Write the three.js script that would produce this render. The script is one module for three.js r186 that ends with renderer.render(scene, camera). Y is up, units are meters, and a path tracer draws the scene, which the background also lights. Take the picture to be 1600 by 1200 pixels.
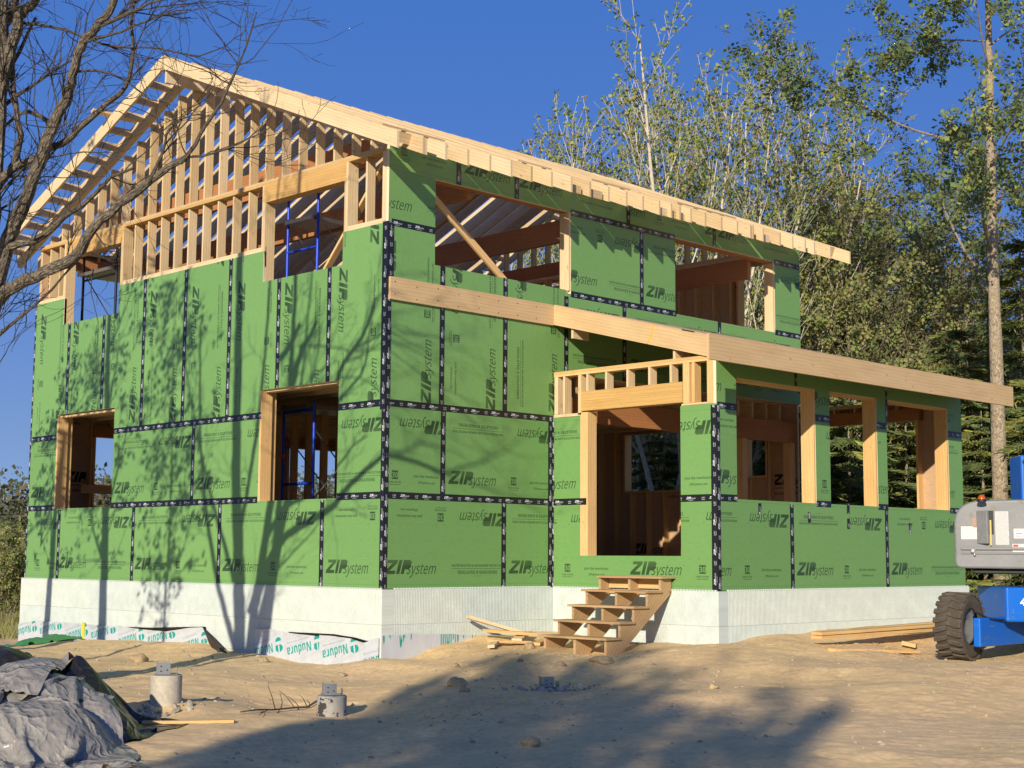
import * as THREE from 'three';
import { mergeGeometries, mergeVertices } from 'three/addons/utils/BufferGeometryUtils.js';
import { RoundedBoxGeometry } from 'three/addons/geometries/RoundedBoxGeometry.js';
import { ImprovedNoise } from 'three/addons/math/ImprovedNoise.js';

// ---------------------------------------------------------------- camera, sky, sun, exposure
const scene = new THREE.Scene();
const camera = new THREE.PerspectiveCamera(28.85, 4 / 3, 0.1, 900);
camera.rotation.order = 'YXZ';
camera.position.set(-12.6039, 0.4224, 15.0702);
camera.rotation.set(0.1154, -0.7814, 0.0062);
const EYE = camera.position.clone();

const SUN_TRAVEL = new THREE.Vector3(1.85, -0.74, -1).normalize();      // the way the light goes
const sunDir = SUN_TRAVEL.clone().negate();
const skyTexture = (() => {                                            // clear evening air: pale near the horizon, deep blue above
  const W = 512, H = 256, d = new Float32Array(W * H * 4);
  const low = [0.27, 0.40, 0.60], mid = [0.045, 0.155, 0.52], top = [0.018, 0.064, 0.23], ground = [0.16, 0.14, 0.11];
  const mixc = (a, b, t) => a.map((v, i) => v + (b[i] - v) * t);
  for (let j = 0; j < H; j++) for (let i = 0; i < W; i++) {
    const el = (0.5 - (j + 0.5) / H) * Math.PI * -1, az = ((i + 0.5) / W - 0.5) * 2 * Math.PI;
    const y = Math.sin(el), dir = new THREE.Vector3(Math.cos(el) * Math.cos(az), y, Math.cos(el) * Math.sin(az));
    const e = Math.max(0, el) * 180 / Math.PI;
    let c = mixc(low, mid, 1 - Math.exp(-e / 7.5));
    c = mixc(c, top, Math.min(1, Math.max(0, (e - 14) / 70)));
    const g = Math.max(0, dir.dot(sunDir)), glow = 0.5 * Math.pow(g, 24) + 0.06 * Math.pow(g, 5);   // air round the sun
    c = [c[0] + glow * 1.0, c[1] + glow * 0.9, c[2] + glow * 0.72];
    if (el < 0) c = mixc(c, ground, Math.min(1, -el * 12));
    const k = (j * W + i) * 4; d[k] = c[0]; d[k + 1] = c[1]; d[k + 2] = c[2]; d[k + 3] = 1;
  }
  const t = new THREE.DataTexture(d, W, H, THREE.RGBAFormat, THREE.FloatType);
  t.mapping = THREE.EquirectangularReflectionMapping; t.magFilter = t.minFilter = THREE.LinearFilter; t.needsUpdate = true;
  return t;
})();
scene.background = skyTexture; scene.environment = skyTexture;

const sun = new THREE.DirectionalLight(new THREE.Color(1.0, 0.885, 0.71), 5.0);
sun.position.copy(sunDir).multiplyScalar(80); sun.target.position.set(2, 2, 0);
sun.position.add(sun.target.position);
sun.castShadow = true; sun.shadow.mapSize.set(4096, 4096);
Object.assign(sun.shadow.camera, { left: -40, right: 40, top: 40, bottom: -40, near: 1, far: 220 });
scene.add(sun, sun.target);

const renderer = new THREE.WebGLRenderer({ antialias: true });
renderer.toneMapping = THREE.LinearToneMapping; renderer.toneMappingExposure = 1.15;
renderer.shadowMap.enabled = true; renderer.shadowMap.type = THREE.PCFSoftShadowMap;

// ---------------------------------------------------------------- helpers
function mulberry(a) { return () => { a |= 0; a = a + 0x6D2B79F5 | 0; let t = Math.imul(a ^ a >>> 15, 1 | a); t = t + Math.imul(t ^ t >>> 7, 61 | t) ^ t; return ((t ^ t >>> 14) >>> 0) / 4294967296; }; }
const rnd = mulberry(7), pn = new ImprovedNoise();
const R = (a, b) => a + (b - a) * rnd();
const V = (x, y, z) => new THREE.Vector3(x, y, z);
const clamp = (x, a = 0, b = 1) => Math.min(b, Math.max(a, x));
const smooth = (a, b, x) => { const t = clamp((x - a) / (b - a)); return t * t * (3 - 2 * t); };
const fbm = (x, y, z = 0, o = 4) => { let s = 0, a = 0.5; for (let i = 0; i < o; i++) { s += a * pn.noise(x, y, z); x *= 2.03; y *= 2.03; z *= 2.03; a *= 0.5; } return s; };
// tileable noise on the unit square
const tfbm = (u, v, f, o = 4, s = 0) => { let r = 0, a = 0.5; for (let i = 0; i < o; i++) { const A = u * 2 * Math.PI, k = f / (2 * Math.PI); r += a * (pn.noise(Math.cos(A) * k + s, Math.sin(A) * k + 3 * s, v * f) * (1 - v) + pn.noise(Math.cos(A) * k + s, Math.sin(A) * k + 3 * s, (v - 1) * f) * v); a *= 0.5; f *= 2; } return r; };
const taken = {};
const numbered = (n) => { const k = taken[n] = (taken[n] ?? -1) + 1; return k ? n + '_' + String(k).padStart(3, '0') : n; };
function dataTex(w, h, fn, srgb = true) {
  const d = new Uint8Array(w * h * 4);
  for (let j = 0; j < h; j++) for (let i = 0; i < w; i++) { const c = fn((i + 0.5) / w, (j + 0.5) / h), k = (j * w + i) * 4; d[k] = clamp(c[0], 0, 255); d[k + 1] = clamp(c[1], 0, 255); d[k + 2] = clamp(c[2], 0, 255); d[k + 3] = 255; }
  const t = new THREE.DataTexture(d, w, h); t.wrapS = t.wrapT = THREE.RepeatWrapping; t.magFilter = THREE.LinearFilter; t.minFilter = THREE.LinearMipmapLinearFilter; t.generateMipmaps = true;
  if (srgb) t.colorSpace = THREE.SRGBColorSpace; t.needsUpdate = true; return t;
}
function canvasTex(w, h, draw) {
  const c = document.createElement('canvas'); c.width = w; c.height = h; draw(c.getContext('2d'), w, h);
  const t = new THREE.CanvasTexture(c); t.wrapS = t.wrapT = THREE.RepeatWrapping; t.colorSpace = THREE.SRGBColorSpace; return t;
}
const std = (o) => new THREE.MeshStandardMaterial({ roughness: 0.85, ...o });
function tag(o, label, category, group) { o.userData.label = label; o.userData.category = category; if (group) o.userData.group = group; return o; }
function thing(name, label, category, pos = [0, 0, 0], turn = 0, group) { const g = new THREE.Group(); g.name = numbered(name); g.position.set(...pos); g.rotation.y = turn; scene.add(g); return tag(g, label, category, group); }
function mesh(name, geo, mat, parent) { const m = new THREE.Mesh(geo, mat); m.name = name; m.castShadow = m.receiveShadow = true; if (parent) parent.add(m); return m; }
// where a ray through the photograph's pixel (1600 x 1200) meets a plane or a distance; used to read positions off once
const FPX = 2332.99, camM = new THREE.Matrix4().makeRotationFromEuler(camera.rotation);
const ray = (px, py) => V((px - 800) / FPX, -(py - 600) / FPX, -1).applyMatrix4(camM);
const far = (px, py, d) => ray(px, py).multiplyScalar(d).add(EYE);

// boards: a box with the grain along its longest side; geometry is shared between alike boards
const boardCache = new Map();
function boardGeo(lx, ly, lz, variant = 0) {
  const key = [lx, ly, lz].map((v) => v.toFixed(3)).join() + '|' + variant;
  if (boardCache.has(key)) return boardCache.get(key);
  const g = new THREE.BoxGeometry(lx, ly, lz), L = [lx, ly, lz], a = L.indexOf(Math.max(...L)), p = g.attributes.position, n = g.attributes.normal, uv = g.attributes.uv;
  for (let i = 0; i < p.count; i++) {
    const P = [p.getX(i), p.getY(i), p.getZ(i)], N = [n.getX(i), n.getY(i), n.getZ(i)], f = N.findIndex((v) => Math.abs(v) > 0.5);
    const rest = [0, 1, 2].filter((k) => k !== f), al = rest.includes(a) ? a : rest[0], ac = rest.find((k) => k !== al);
    uv.setXY(i, P[ac] / 0.6 + f * 0.31 + variant * 0.173, P[al] / 2.4 + variant * 0.37);
  }
  boardCache.set(key, g); return g;
}
let boardN = 0;
const pick = (m) => Array.isArray(m) ? m[Math.floor(rnd() * m.length)] : m;
function box(parent, name, mat, x, y, z) {
  const m = mesh(name, boardGeo(x[1] - x[0], y[1] - y[0], z[1] - z[0], boardN++ % 7), pick(mat), parent);
  m.position.set((x[0] + x[1]) / 2, (y[0] + y[1]) / 2, (z[0] + z[1]) / 2); return m;
}
function bar(parent, name, mat, p, q, w, h, up = V(0, 1, 0)) {          // a board from p to q, w wide and h deep along up
  const d = q.clone().sub(p), L = d.length(), zAx = d.normalize(), xAx = up.clone().cross(zAx).normalize(), yAx = zAx.clone().cross(xAx);
  const m = mesh(name, boardGeo(w, h, L, boardN++ % 7), pick(mat), parent);
  m.quaternion.setFromRotationMatrix(new THREE.Matrix4().makeBasis(xAx, yAx, zAx)); m.position.copy(p).add(q).multiplyScalar(0.5); return m;
}
function tube(pts, r0, r1, sides = 7, gnarl = 0, seed = 0) {            // tapered tube through points
  const n = pts.length, pos = [], uv = [], idx = []; let len = 0, X = null;
  for (let i = 0; i < n; i++) {
    const t = V().subVectors(pts[Math.min(n - 1, i + 1)], pts[Math.max(0, i - 1)]).normalize();
    if (!X) X = Math.abs(t.y) < 0.9 ? V(0, 1, 0).cross(t).normalize() : V(1, 0, 0).cross(t).normalize(); else X.sub(t.clone().multiplyScalar(X.dot(t))).normalize();
    const Y = t.clone().cross(X); if (i) len += pts[i].distanceTo(pts[i - 1]);
    const f = i / (n - 1), r = Array.isArray(r0) ? r0[i] : r0 + (r1 - r0) * f;
    for (let k = 0; k <= sides; k++) { const a = k / sides * 2 * Math.PI, q = r * (1 + (gnarl && k < sides ? gnarl * pn.noise(Math.cos(a) * 1.5 + seed, Math.sin(a) * 1.5, len * 4) : gnarl ? gnarl * pn.noise(1.5 + seed, 0, len * 4) : 0)); pos.push(pts[i].x + (X.x * Math.cos(a) + Y.x * Math.sin(a)) * q, pts[i].y + (X.y * Math.cos(a) + Y.y * Math.sin(a)) * q, pts[i].z + (X.z * Math.cos(a) + Y.z * Math.sin(a)) * q); uv.push(k / sides, len); }
    if (i) for (let k = 0; k < sides; k++) { const a = (i - 1) * (sides + 1) + k, b = a + sides + 1; idx.push(a, a + 1, b, a + 1, b + 1, b); }
  }
  const g = new THREE.BufferGeometry(); g.setAttribute('position', new THREE.Float32BufferAttribute(pos, 3)); g.setAttribute('uv', new THREE.Float32BufferAttribute(uv, 2)); g.setIndex(idx); g.computeVertexNormals(); return g;
}
const xf = (g, m) => g.clone().applyMatrix4(m);
const T = (x, y, z) => new THREE.Matrix4().makeTranslation(x, y, z);
const merged = (list) => mergeGeometries(list.map((g) => { const c = g.index ? g.toNonIndexed() : g; for (const k of Object.keys(c.attributes)) if (!['position', 'normal', 'uv'].includes(k)) c.deleteAttribute(k); return c; }));

// ---------------------------------------------------------------- materials
function woodTex(base, dark, seed, knots = 5) {
  const K = Array.from({ length: knots }, (_, i) => { const r = mulberry(seed * 31 + i * 7); return [r(), r(), 0.010 + 0.012 * r()]; });
  return dataTex(512, 1024, (u, v) => {
    let w = u * 26 + 2.2 * tfbm(u, v, 3, 2, seed), k = 0;
    for (const [a, b, s] of K) { const dx = (u - a) * 0.6, dy = (v - b) * 2.4 * 0.45, q = Math.hypot(dx, dy); w += 1.6 * Math.exp(-q / 0.035); if (q < s) k = Math.max(k, smooth(s, s * 0.4, q)); }
    const ring = Math.pow(0.5 + 0.5 * Math.sin(w * 6.283 * 0.5), 2.0), fine = tfbm(u * 1, v, 40, 2, seed + 9), blot = tfbm(u, v, 4, 3, seed + 4);
    const t = clamp(0.30 * ring + 0.35 * fine + 0.55 * blot + 0.12 + k * 0.8);
    return base.map((c, i) => (c + (dark[i] - c) * t) * 0.93);
  });
}
const LUMBER = [[[224, 200, 158], [186, 154, 110], 1], [[232, 210, 172], [196, 164, 120], 2], [[216, 190, 146], [176, 142, 98], 3], [[228, 204, 160], [198, 160, 110], 4]].map(([b, d, s]) => std({ map: woodTex(b, d, s), roughness: 0.82 }));
const PALE = std({ map: woodTex([231, 209, 168], [205, 172, 124], 11, 4), roughness: 0.8 });
const FASCIA = std({ map: woodTex([216, 186, 140], [188, 150, 104], 12, 3), roughness: 0.85 });
const LVL = std({ map: woodTex([214, 174, 108], [184, 138, 76], 13, 1), roughness: 0.7 });
const FIR = [std({ map: woodTex([228, 190, 128], [194, 146, 86], 14, 6) }), std({ map: woodTex([236, 198, 138], [202, 154, 96], 15, 5) })];
const BEAM = std({ map: woodTex([184, 126, 78], [146, 96, 56], 16, 1), roughness: 0.7 });
const STAIR = [std({ map: woodTex([196, 164, 120], [156, 120, 80], 17, 3) }), std({ map: woodTex([188, 152, 106], [150, 112, 72], 18, 3) })];
const STEELBLUE = std({ color: 0x1d46c8, roughness: 0.4, metalness: 0.2 });
const STEELDARK = std({ color: 0x23252c, roughness: 0.5, metalness: 0.5 });
const GALV = std({ color: 0x9a9da0, roughness: 0.38, metalness: 0.85 });

// green sheathing: skin with its own print, brown strand board behind, pale foam edge
function printLogo(g, s) {                                              // lettering, height s of the capitals, origin at the baseline
  g.save(); g.transform(1, 0, -0.30, 1, 0, 0);
  const poly = (pts) => { g.beginPath(); pts.forEach(([x, y], i) => i ? g.lineTo(x * s, -y * s) : g.moveTo(x * s, -y * s)); g.closePath(); g.fill(); };
  poly([[0, 0], [0.98, 0], [0.98, 0.24], [0.42, 0.24], [0.98, 0.78], [0.98, 1], [0.04, 1], [0.04, 0.77], [0.56, 0.77], [0, 0.22]]);
  poly([[1.10, 0], [1.40, 0], [1.40, 1], [1.10, 1]]);
  poly([[1.52, 0], [1.82, 0], [1.82, 0.32], [2.10, 0.32], [2.32, 0.45], [2.32, 0.87], [2.10, 1], [1.52, 1]]);
  g.font = `${s * 1.0}px sans-serif`; g.save(); g.translate(2.02 * s, 0); g.scale(0.90, 1.08); g.fillText('system', 0, 0); const w2 = g.measureText('system').width; g.font = `bold ${s * 0.36}px sans-serif`; g.fillText("'", w2 + 2, -s * 0.45); g.restore();
  g.restore();
}
function sheathing(kind) {
  return canvasTex(2048, 1024, (g, W, H) => {
    const px = W / 2.44, GREEN = [109, 152, 87];
    g.fillStyle = `rgb(${GREEN})`; g.fillRect(0, 0, W, H);
    const r = mulberry(40 + kind);
    for (let i = 0; i < 2600; i++) { const a = r() * 0.05; g.fillStyle = r() < 0.5 ? `rgba(70,120,50,${a})` : `rgba(150,200,120,${a})`; const w = 8 + r() * 70, h = 3 + r() * 22; g.fillRect(r() * W, r() * H, w, h); }
    for (let i = 0; i < 16; i++) { g.strokeStyle = `rgba(170,210,150,${0.08 + 0.14 * r()})`; g.lineWidth = 1 + r() * 1.5; g.beginPath(); const x = r() * W, y = r() * H; g.moveTo(x, y); g.lineTo(x + (r() - 0.5) * 160, y + (r() - 0.5) * 160); g.stroke(); }
    const ink = 'rgba(38,62,34,0.86)';
    const row = (which) => {
      g.fillStyle = ink;
      g.save(); g.translate(0.10 * px, H - 0.19 * px); printLogo(g, 0.185 * px);
      g.globalCompositeOperation = 'source-over';
      g.fillStyle = 'rgba(109,152,87,0.55)'; for (let k = 0; k < 5; k++) g.fillRect(-0.02 * px, -(0.185 - k * 0.016) * px, 0.52 * px, (0.0075 - k * 0.001) * px);   // the faded scan lines in the letters
      g.restore();
      g.fillStyle = ink; g.textAlign = 'center';
      if (which) {
        const x = 1.36 * px; g.fillRect(x - 0.055 * px, H - 0.33 * px, 0.11 * px, 0.115 * px);
        g.save(); g.fillStyle = `rgb(${GREEN})`; g.font = `bold ${0.1 * px}px sans-serif`; g.fillText('30', x, H - 0.236 * px); g.restore();
        g.font = `bold ${0.034 * px}px sans-serif`; g.fillText('YEAR SYSTEM', x, H - 0.165 * px); g.font = `bold ${0.02 * px}px sans-serif`; g.fillText('LIMITED WARRANTY', x, H - 0.138 * px);
        g.font = `bold ${0.05 * px}px sans-serif`; g.fillText('Join the revolution.', 1.92 * px, H - 0.25 * px); g.font = `bold ${0.042 * px}px sans-serif`; g.fillText('ZIPsystem.com', 1.92 * px, H - 0.17 * px);
      } else {
        const x = 1.78 * px; g.font = `bold ${0.044 * px}px sans-serif`; g.fillText('WATER-RESISTIVE & AIR BARRIER PROTECTION', x, H - 0.285 * px, 0.98 * px);
        g.fillRect(x - 0.49 * px, H - 0.262 * px, 0.98 * px, 0.005 * px);
        g.font = `bold ${0.062 * px}px sans-serif`; g.fillText('INSULATED R-SHEATHING', x, H - 0.188 * px, 0.8 * px); g.font = `${0.024 * px}px sans-serif`; g.fillText('R-3   R-6   R-9', x, H - 0.15 * px);
      }
      g.textAlign = 'left';
      g.fillStyle = 'rgba(50,80,44,0.7)'; for (let x = 0; x < W; x += 0.05 * px) g.fillRect(x, H - 0.05 * px, 0.03 * px, 0.004 * px);
    };
    row(kind === 0); g.save(); g.translate(W, H); g.rotate(Math.PI); row(kind === 1); g.restore();
    for (const y of [0.42, 0.635, 0.85]) for (let x = 0.076; x < 2.44; x += 0.1525) {                 // fastener marks
      const X = x * px + (r() - 0.5) * 6, Y = H - y * px + (r() - 0.5) * 5; g.fillStyle = 'rgba(46,74,40,0.82)'; g.fillRect(X, Y, 6 + r() * 5, 5 + r() * 5); g.fillStyle = 'rgba(150,190,120,0.35)'; g.fillRect(X + 5, Y + 4, 6, 3);
    }
    for (let i = 0; i < 26; i++) { const x = r() * W, y = r() * H; for (let k = 0; k < 14; k++) { g.fillStyle = `rgba(190,196,160,${0.05 + 0.10 * r()})`; g.fillRect(x + (r() - 0.5) * 90, y + (r() - 0.5) * 60, 2 + r() * 16, 1 + r() * 4); } }
    for (let i = 0; i < 110; i++) { g.fillStyle = `rgba(55,85,46,${0.45 * r()})`; g.fillRect(r() * W, r() * H, 3 + r() * 6, 2 + r() * 3); }
  });
}
const SKIN = [0, 1].map((k) => { const map = sheathing(k); return [[1, 1, 1], [0.93, 0.945, 0.93], [1.05, 1.04, 1.03]].map((c) => std({ map, color: new THREE.Color().setRGB(...c), roughness: 0.52 })); });
const OSB = std({ map: canvasTex(1024, 512, (g, W, H) => {                // inner face: strand board with black print
  g.fillStyle = '#b89c7e'; g.fillRect(0, 0, W, H); const r = mulberry(77);
  for (let i = 0; i < 5000; i++) { const k = r(); g.fillStyle = `rgba(${165 + 50 * k},${132 + 45 * k},${100 + 36 * k},${0.10 + 0.25 * r()})`; g.save(); g.translate(r() * W, r() * H); g.rotate((r() - 0.5) * 1.2); g.fillRect(0, 0, 10 + r() * 34, 2 + r() * 6); g.restore(); }
  g.fillStyle = 'rgba(20,16,12,0.9)'; g.save(); g.translate(60, 300); printLogo(g, 80); g.restore(); g.fillRect(60, 320, 380, 5); g.font = 'bold 26px sans-serif'; g.fillText('INSULATED R-SHEATHING', 60, 372);
}), roughness: 0.9 });
const FOAM = std({ color: 0xd8cfb4, roughness: 0.9 });
const TAPE = std({ map: canvasTex(1024, 128, (g, W, H) => {
  g.fillStyle = '#16181c'; g.fillRect(0, 0, W, H); const r = mulberry(5);
  for (let i = 0; i < 260; i++) { g.fillStyle = `rgba(60,64,72,${r() * 0.25})`; g.fillRect(r() * W, r() * H, 4 + r() * 60, 1 + r() * 6); }
  g.fillStyle = 'rgba(222,226,232,0.9)';
  for (const x of [40, 552]) { g.save(); g.translate(x, 82); printLogo(g, 42); g.restore(); g.font = 'bold 15px sans-serif'; g.fillText('FLASHING TAPE', x + 40, 108); g.font = 'bold 34px sans-serif'; g.fillText('3.75"', x + 340, 74); g.fillRect(x + 345, 90, 70, 6); }
  for (let i = 0; i < 90; i++) { g.fillStyle = 'rgba(20,22,26,0.9)'; g.fillRect(r() * W, r() * H, 2 + r() * 14, 1 + r() * 4); }
}), roughness: 0.42 });

const PANEL_T = 0.05;
// plane: 'x' (wall across x, s runs along z) or 'z' (wall across z, s runs along x); out: +1 or -1 along that axis; face: where the skin lies
function panel(parent, plane, face, out, s, y, cuts = [], o = {}) {
  const sB = [...new Set([s[0], s[1], ...cuts.flatMap((c) => [c[0], c[1]])])].filter((v) => v >= s[0] && v <= s[1]).sort((a, b) => a - b), yB = [...new Set([y[0], y[1], ...cuts.flatMap((c) => [c[2], c[3]])])].filter((v) => v >= y[0] && v <= y[1]).sort((a, b) => a - b);
  const solid = (i, j) => i >= 0 && j >= 0 && i < sB.length - 1 && j < yB.length - 1 && !cuts.some((c) => { const a = (sB[i] + sB[i + 1]) / 2, b = (yB[j] + yB[j + 1]) / 2; return a > c[0] && a < c[1] && b > c[2] && b < c[3]; });
  const pos = [[], [], []], uvs = [[], [], []], back = face - out * PANEL_T, off = o.off ?? 0;
  const P = (a, b, d) => plane === 'x' ? [d, b, a] : [a, b, d];
  const UV = (a, b) => o.vertical ? [(b - y[0] + off) / 2.44, (s[1] - a) / 1.22] : [(a - s[0] + off) / 2.44, (b - y[0]) / 1.22];
  const quad = (k, A, B, C, D, ua) => { for (const q of [A, B, C, A, C, D]) pos[k].push(...q); for (const q of [ua[0], ua[1], ua[2], ua[0], ua[2], ua[3]]) uvs[k].push(...q); };
  const flip = (plane === 'x') === (out > 0);
  for (let i = 0; i < sB.length - 1; i++) for (let j = 0; j < yB.length - 1; j++) {
    if (!solid(i, j)) continue;
    const a0 = sB[i], a1 = sB[i + 1], b0 = yB[j], b1 = yB[j + 1], u = [UV(a0, b0), UV(a1, b0), UV(a1, b1), UV(a0, b1)];
    const f = [P(a0, b0, face), P(a1, b0, face), P(a1, b1, face), P(a0, b1, face)], k = [P(a0, b0, back), P(a1, b0, back), P(a1, b1, back), P(a0, b1, back)];
    const put = (kk, q, uu) => flip ? quad(kk, q[3], q[2], q[1], q[0], [uu[3], uu[2], uu[1], uu[0]]) : quad(kk, ...q, uu);
    put(0, f, u); put(1, [k[3], k[2], k[1], k[0]], [u[3], u[2], u[1], u[0]]);
    const e = [[0, 0], [1, 0], [1, 0.1], [0, 0.1]];
    if (!solid(i, j - 1)) put(2, [k[0], k[1], f[1], f[0]], e); if (!solid(i, j + 1)) put(2, [f[3], f[2], k[2], k[3]], e);
    if (!solid(i - 1, j)) put(2, [k[0], f[0], f[3], k[3]], e); if (!solid(i + 1, j)) put(2, [f[1], k[1], k[2], f[2]], e);
  }
  const g = new THREE.BufferGeometry(); g.setAttribute('position', new THREE.Float32BufferAttribute(pos.flat(), 3)); g.setAttribute('uv', new THREE.Float32BufferAttribute(uvs.flat(), 2));
  let at = 0; pos.forEach((p, k) => { g.addGroup(at, p.length / 3, k); at += p.length / 3; }); g.computeVertexNormals();
  return mesh('sheathing_panel', g, [SKIN[o.print ?? 0][Math.floor(rnd() * 3)], OSB, FOAM], parent);
}
let tapeN = 0;
function tape(parent, plane, face, out, s, y, lift = 0) {                // a strip 95 mm wide; print runs along it
  const lay = (0.0015 + lift) * out, a = plane === 'x' ? [Math.min(face, face + lay), Math.max(face, face + lay)] : s, c = plane === 'x' ? s : [Math.min(face, face + lay), Math.max(face, face + lay)];
  const g = new THREE.BoxGeometry(a[1] - a[0], y[1] - y[0], c[1] - c[0]), p = g.attributes.position, up = (y[1] - y[0]) > (s[1] - s[0]), o = (tapeN++ * 0.37) % 1;
  for (let i = 0; i < p.count; i++) { const q = plane === 'x' ? p.getZ(i) : p.getX(i), h = p.getY(i); g.attributes.uv.setXY(i, (up ? h : q) / 0.78 + o, up ? 0.5 - q / 0.1 : 0.5 + h / 0.1); }
  const m = mesh('seam_tape', g, TAPE, parent); m.position.set((a[0] + a[1]) / 2, (y[0] + y[1]) / 2, (c[0] + c[1]) / 2); return m;
}

// ---------------------------------------------------------------- the house
const W = 9.81, L = 9.58, XB = 3.193, ZB = 2.9975, XE = 9.71, RIDGE_Z = -W / 2, PITCH = 0.4167, RIDGE_Y = 8.22;
const roofTop = (z) => RIDGE_Y - PITCH * Math.abs(z - RIDGE_Z), RAFTER = 0.226, roofUnder = (z) => roofTop(z) - RAFTER;
const shedTop = (z) => 4.125 - 0.257 * z, SHED = 0.285;
const house = thing('unfinished_house', 'unfinished two storey timber house with green sheathing on a white foam foundation', 'house');
const INS = 0.0015;

// a wall part: its own mesh is the bottom plates, the pieces are its children
function wallPart(name, boxes) {
  const geos = boxes.map(([x, y, z]) => xf(boardGeo(x[1] - x[0], y[1] - y[0], z[1] - z[0], 1), T((x[0] + x[1]) / 2, (y[0] + y[1]) / 2, (z[0] + z[1]) / 2)));
  return mesh(name, merged(geos), LUMBER[0], house);
}
const B1 = 0.052, B2 = 0.192;                                           // stud depth behind the sheathing

// ---- gable wall (faces -x)
const gable = wallPart('gable_wall', [[[B1, B2], [0.005, 0.043], [-W + 0.02, -0.2]], [[B1, B2], [3.135, 3.172], [-W + 0.02, -0.2]], [[B1, B2], [2.78, 2.818], [-W + 0.02, -0.2]]]);
const GO = [[-8.85, -6.93, 1.2, 2.83], [-2.83, -1.0, 1.2, 2.81], [-8.78, -6.93, 4.41, 7], [-2.84, -0.97, 4.41, 7]];
const gp = (s, y, o) => panel(gable, 'x', 0, -1, [s[0] + INS, s[1] - INS], [y[0] + INS, y[1] - INS], GO, o);
[[-W, -8.64, 0.9, 0], [-8.64, -6.22, 0.05, 1], [-6.22, -3.78, 0.02, 0], [-3.78, -1.31, 0.0, 0], [-1.31, 0, 0.0, 1]].forEach(([a, b, off, print]) => gp([a, b], [0, 1.218], { off, print }));
[[-W, -8.85, 0.0, 0], [-6.93, -4.555, 0.02, 0], [-4.555, -2.83, 0.0, 0], [-1.0, 0, 1.35, 1]].forEach(([a, b, off, print]) => gp([a, b], [1.218, 2.44], { off, print }));
const GS = [-W, -8.55, -7.37, -6.1, -4.89, -3.67, -2.43, -1.25, 0];
GS.slice(1).forEach((b, i) => gp([GS[i], b], [2.44, 4.872], { vertical: true, off: [0.1, 0.3, 0.0, 0.12, 0.2, 0.28, 0.45, 0.4][i], print: [1, 0, 1, 0, 1, 0, 1, 0][i] }));
const gt = (s, y, l) => tape(gable, 'x', 0, -1, s, y, l);
[[-W, -8.84], [-6.95, -2.84], [-1.0, -0.06]].forEach((s) => gt(s, [1.172, 1.266]));
[[-W, -8.88], [-6.93, -2.80], [-1.0, -0.06]].forEach((s) => gt(s, [2.393, 2.487]));
[-8.64, -6.22, -3.78, -1.31].forEach((z) => gt([z - 0.045, z + 0.045], [0.01, z === -8.64 || z === -1.31 ? 1.18 : 1.172]));
gt([-4.6, -4.51], [1.266, 2.393]);
GS.slice(1, -1).forEach((z) => { const lo = (z > -8.85 && z < -6.93) ? 2.83 : (z > -2.83 && z < -1) ? 2.81 : 2.487, hi = (z > -8.78 && z < -6.93) || (z > -2.84 && z < -0.97) ? 4.41 : 4.872; gt([z - 0.045, z + 0.045], [lo, hi]); });
gt([-W - 0.002, -W + 0.045], [0.01, 4.87], 0.001);
gt([-0.075, 0.004], [0.0, 4.88], 0.0015); gt([-0.11, 0.004], [2.35, 4.88], 0.003);
// framing
const stud = (p, x, y, z, m = LUMBER, name = 'stud') => box(p, name, m, x, y, z);
const inGap = (z, list) => list.some((o) => z > o[0] - 0.09 && z < o[1] + 0.09);
for (let z = -0.02; z > -W; z -= 0.406) { if (!inGap(z - 0.02, GO.slice(0, 2))) stud(gable, [B1, B2], [0.045, 2.778], [z - 0.038, z]); }
const upperZ = [-9.77, -9.42, -9.08, -6.55, -6.14, -5.74, -5.34, -4.94, -4.53, -4.12, -3.71, -3.30, -0.52, -0.06];
upperZ.forEach((z) => stud(gable, [B1, B2], [3.174, 5.858], [z - 0.038, z]));
for (const [a, b] of [[-8.78, -6.93], [-2.84, -0.97]]) {                // upper openings: jacks, sill, header
  for (const z of [a - 0.078, a - 0.038, b + 0.0, b + 0.04]) stud(gable, [0.012, B2], [z < a || z > b ? 4.41 : 4.41, z === a - 0.038 || z === b ? 5.60 : 5.858], [z, z + 0.038]);
  stud(gable, [B1, B2], [4.37, 4.408], [a, b], LUMBER, 'sill'); stud(gable, [0.014, B2], [5.602, 5.858], [a - 0.04, b + 0.04], LVL, 'header');
  for (let z = a + 0.3; z < b; z += 0.41) stud(gable, [B1, B2], [3.174, 4.368], [z, z + 0.038]);
}
for (const [a, b, lo, hi] of GO.slice(0, 2)) {                          // lower openings: packed-out jambs
  stud(gable, [0.006, B2], [lo, hi], [a, a + 0.038], FIR, 'jamb'); stud(gable, [B1, B2 + 0.1], [lo, hi], [a - 0.04, a - 0.002], FIR, 'jamb');
  stud(gable, [B1, B2], [lo, hi], [b - 0.0, b + 0.038], FIR, 'jamb');
  stud(gable, [B1, B2], [lo - 0.04, lo - 0.002], [a, b], FIR, 'sill'); stud(gable, [B1, B2], [hi, hi + 0.2], [a - 0.04, b + 0.04], BEAM, 'header');
}
[[-9.8, -8.86], [-6.93, -2.84], [-0.97, -0.03]].forEach(([a, b]) => stud(gable, [0.03, 0.05], [4.874, 4.945], [a, b], PALE, 'blocking'));
stud(gable, [0.02, B2], [5.86, 5.9], [-W + 0.02, -5.0], LVL, 'top_plate'); stud(gable, [0.02, B2], [5.86, 5.9], [-4.998, -0.02], LVL, 'top_plate');
stud(gable, [0.03, B2], [5.902, 5.94], [-W + 0.02, -0.02], LUMBER, 'top_plate');
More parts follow.
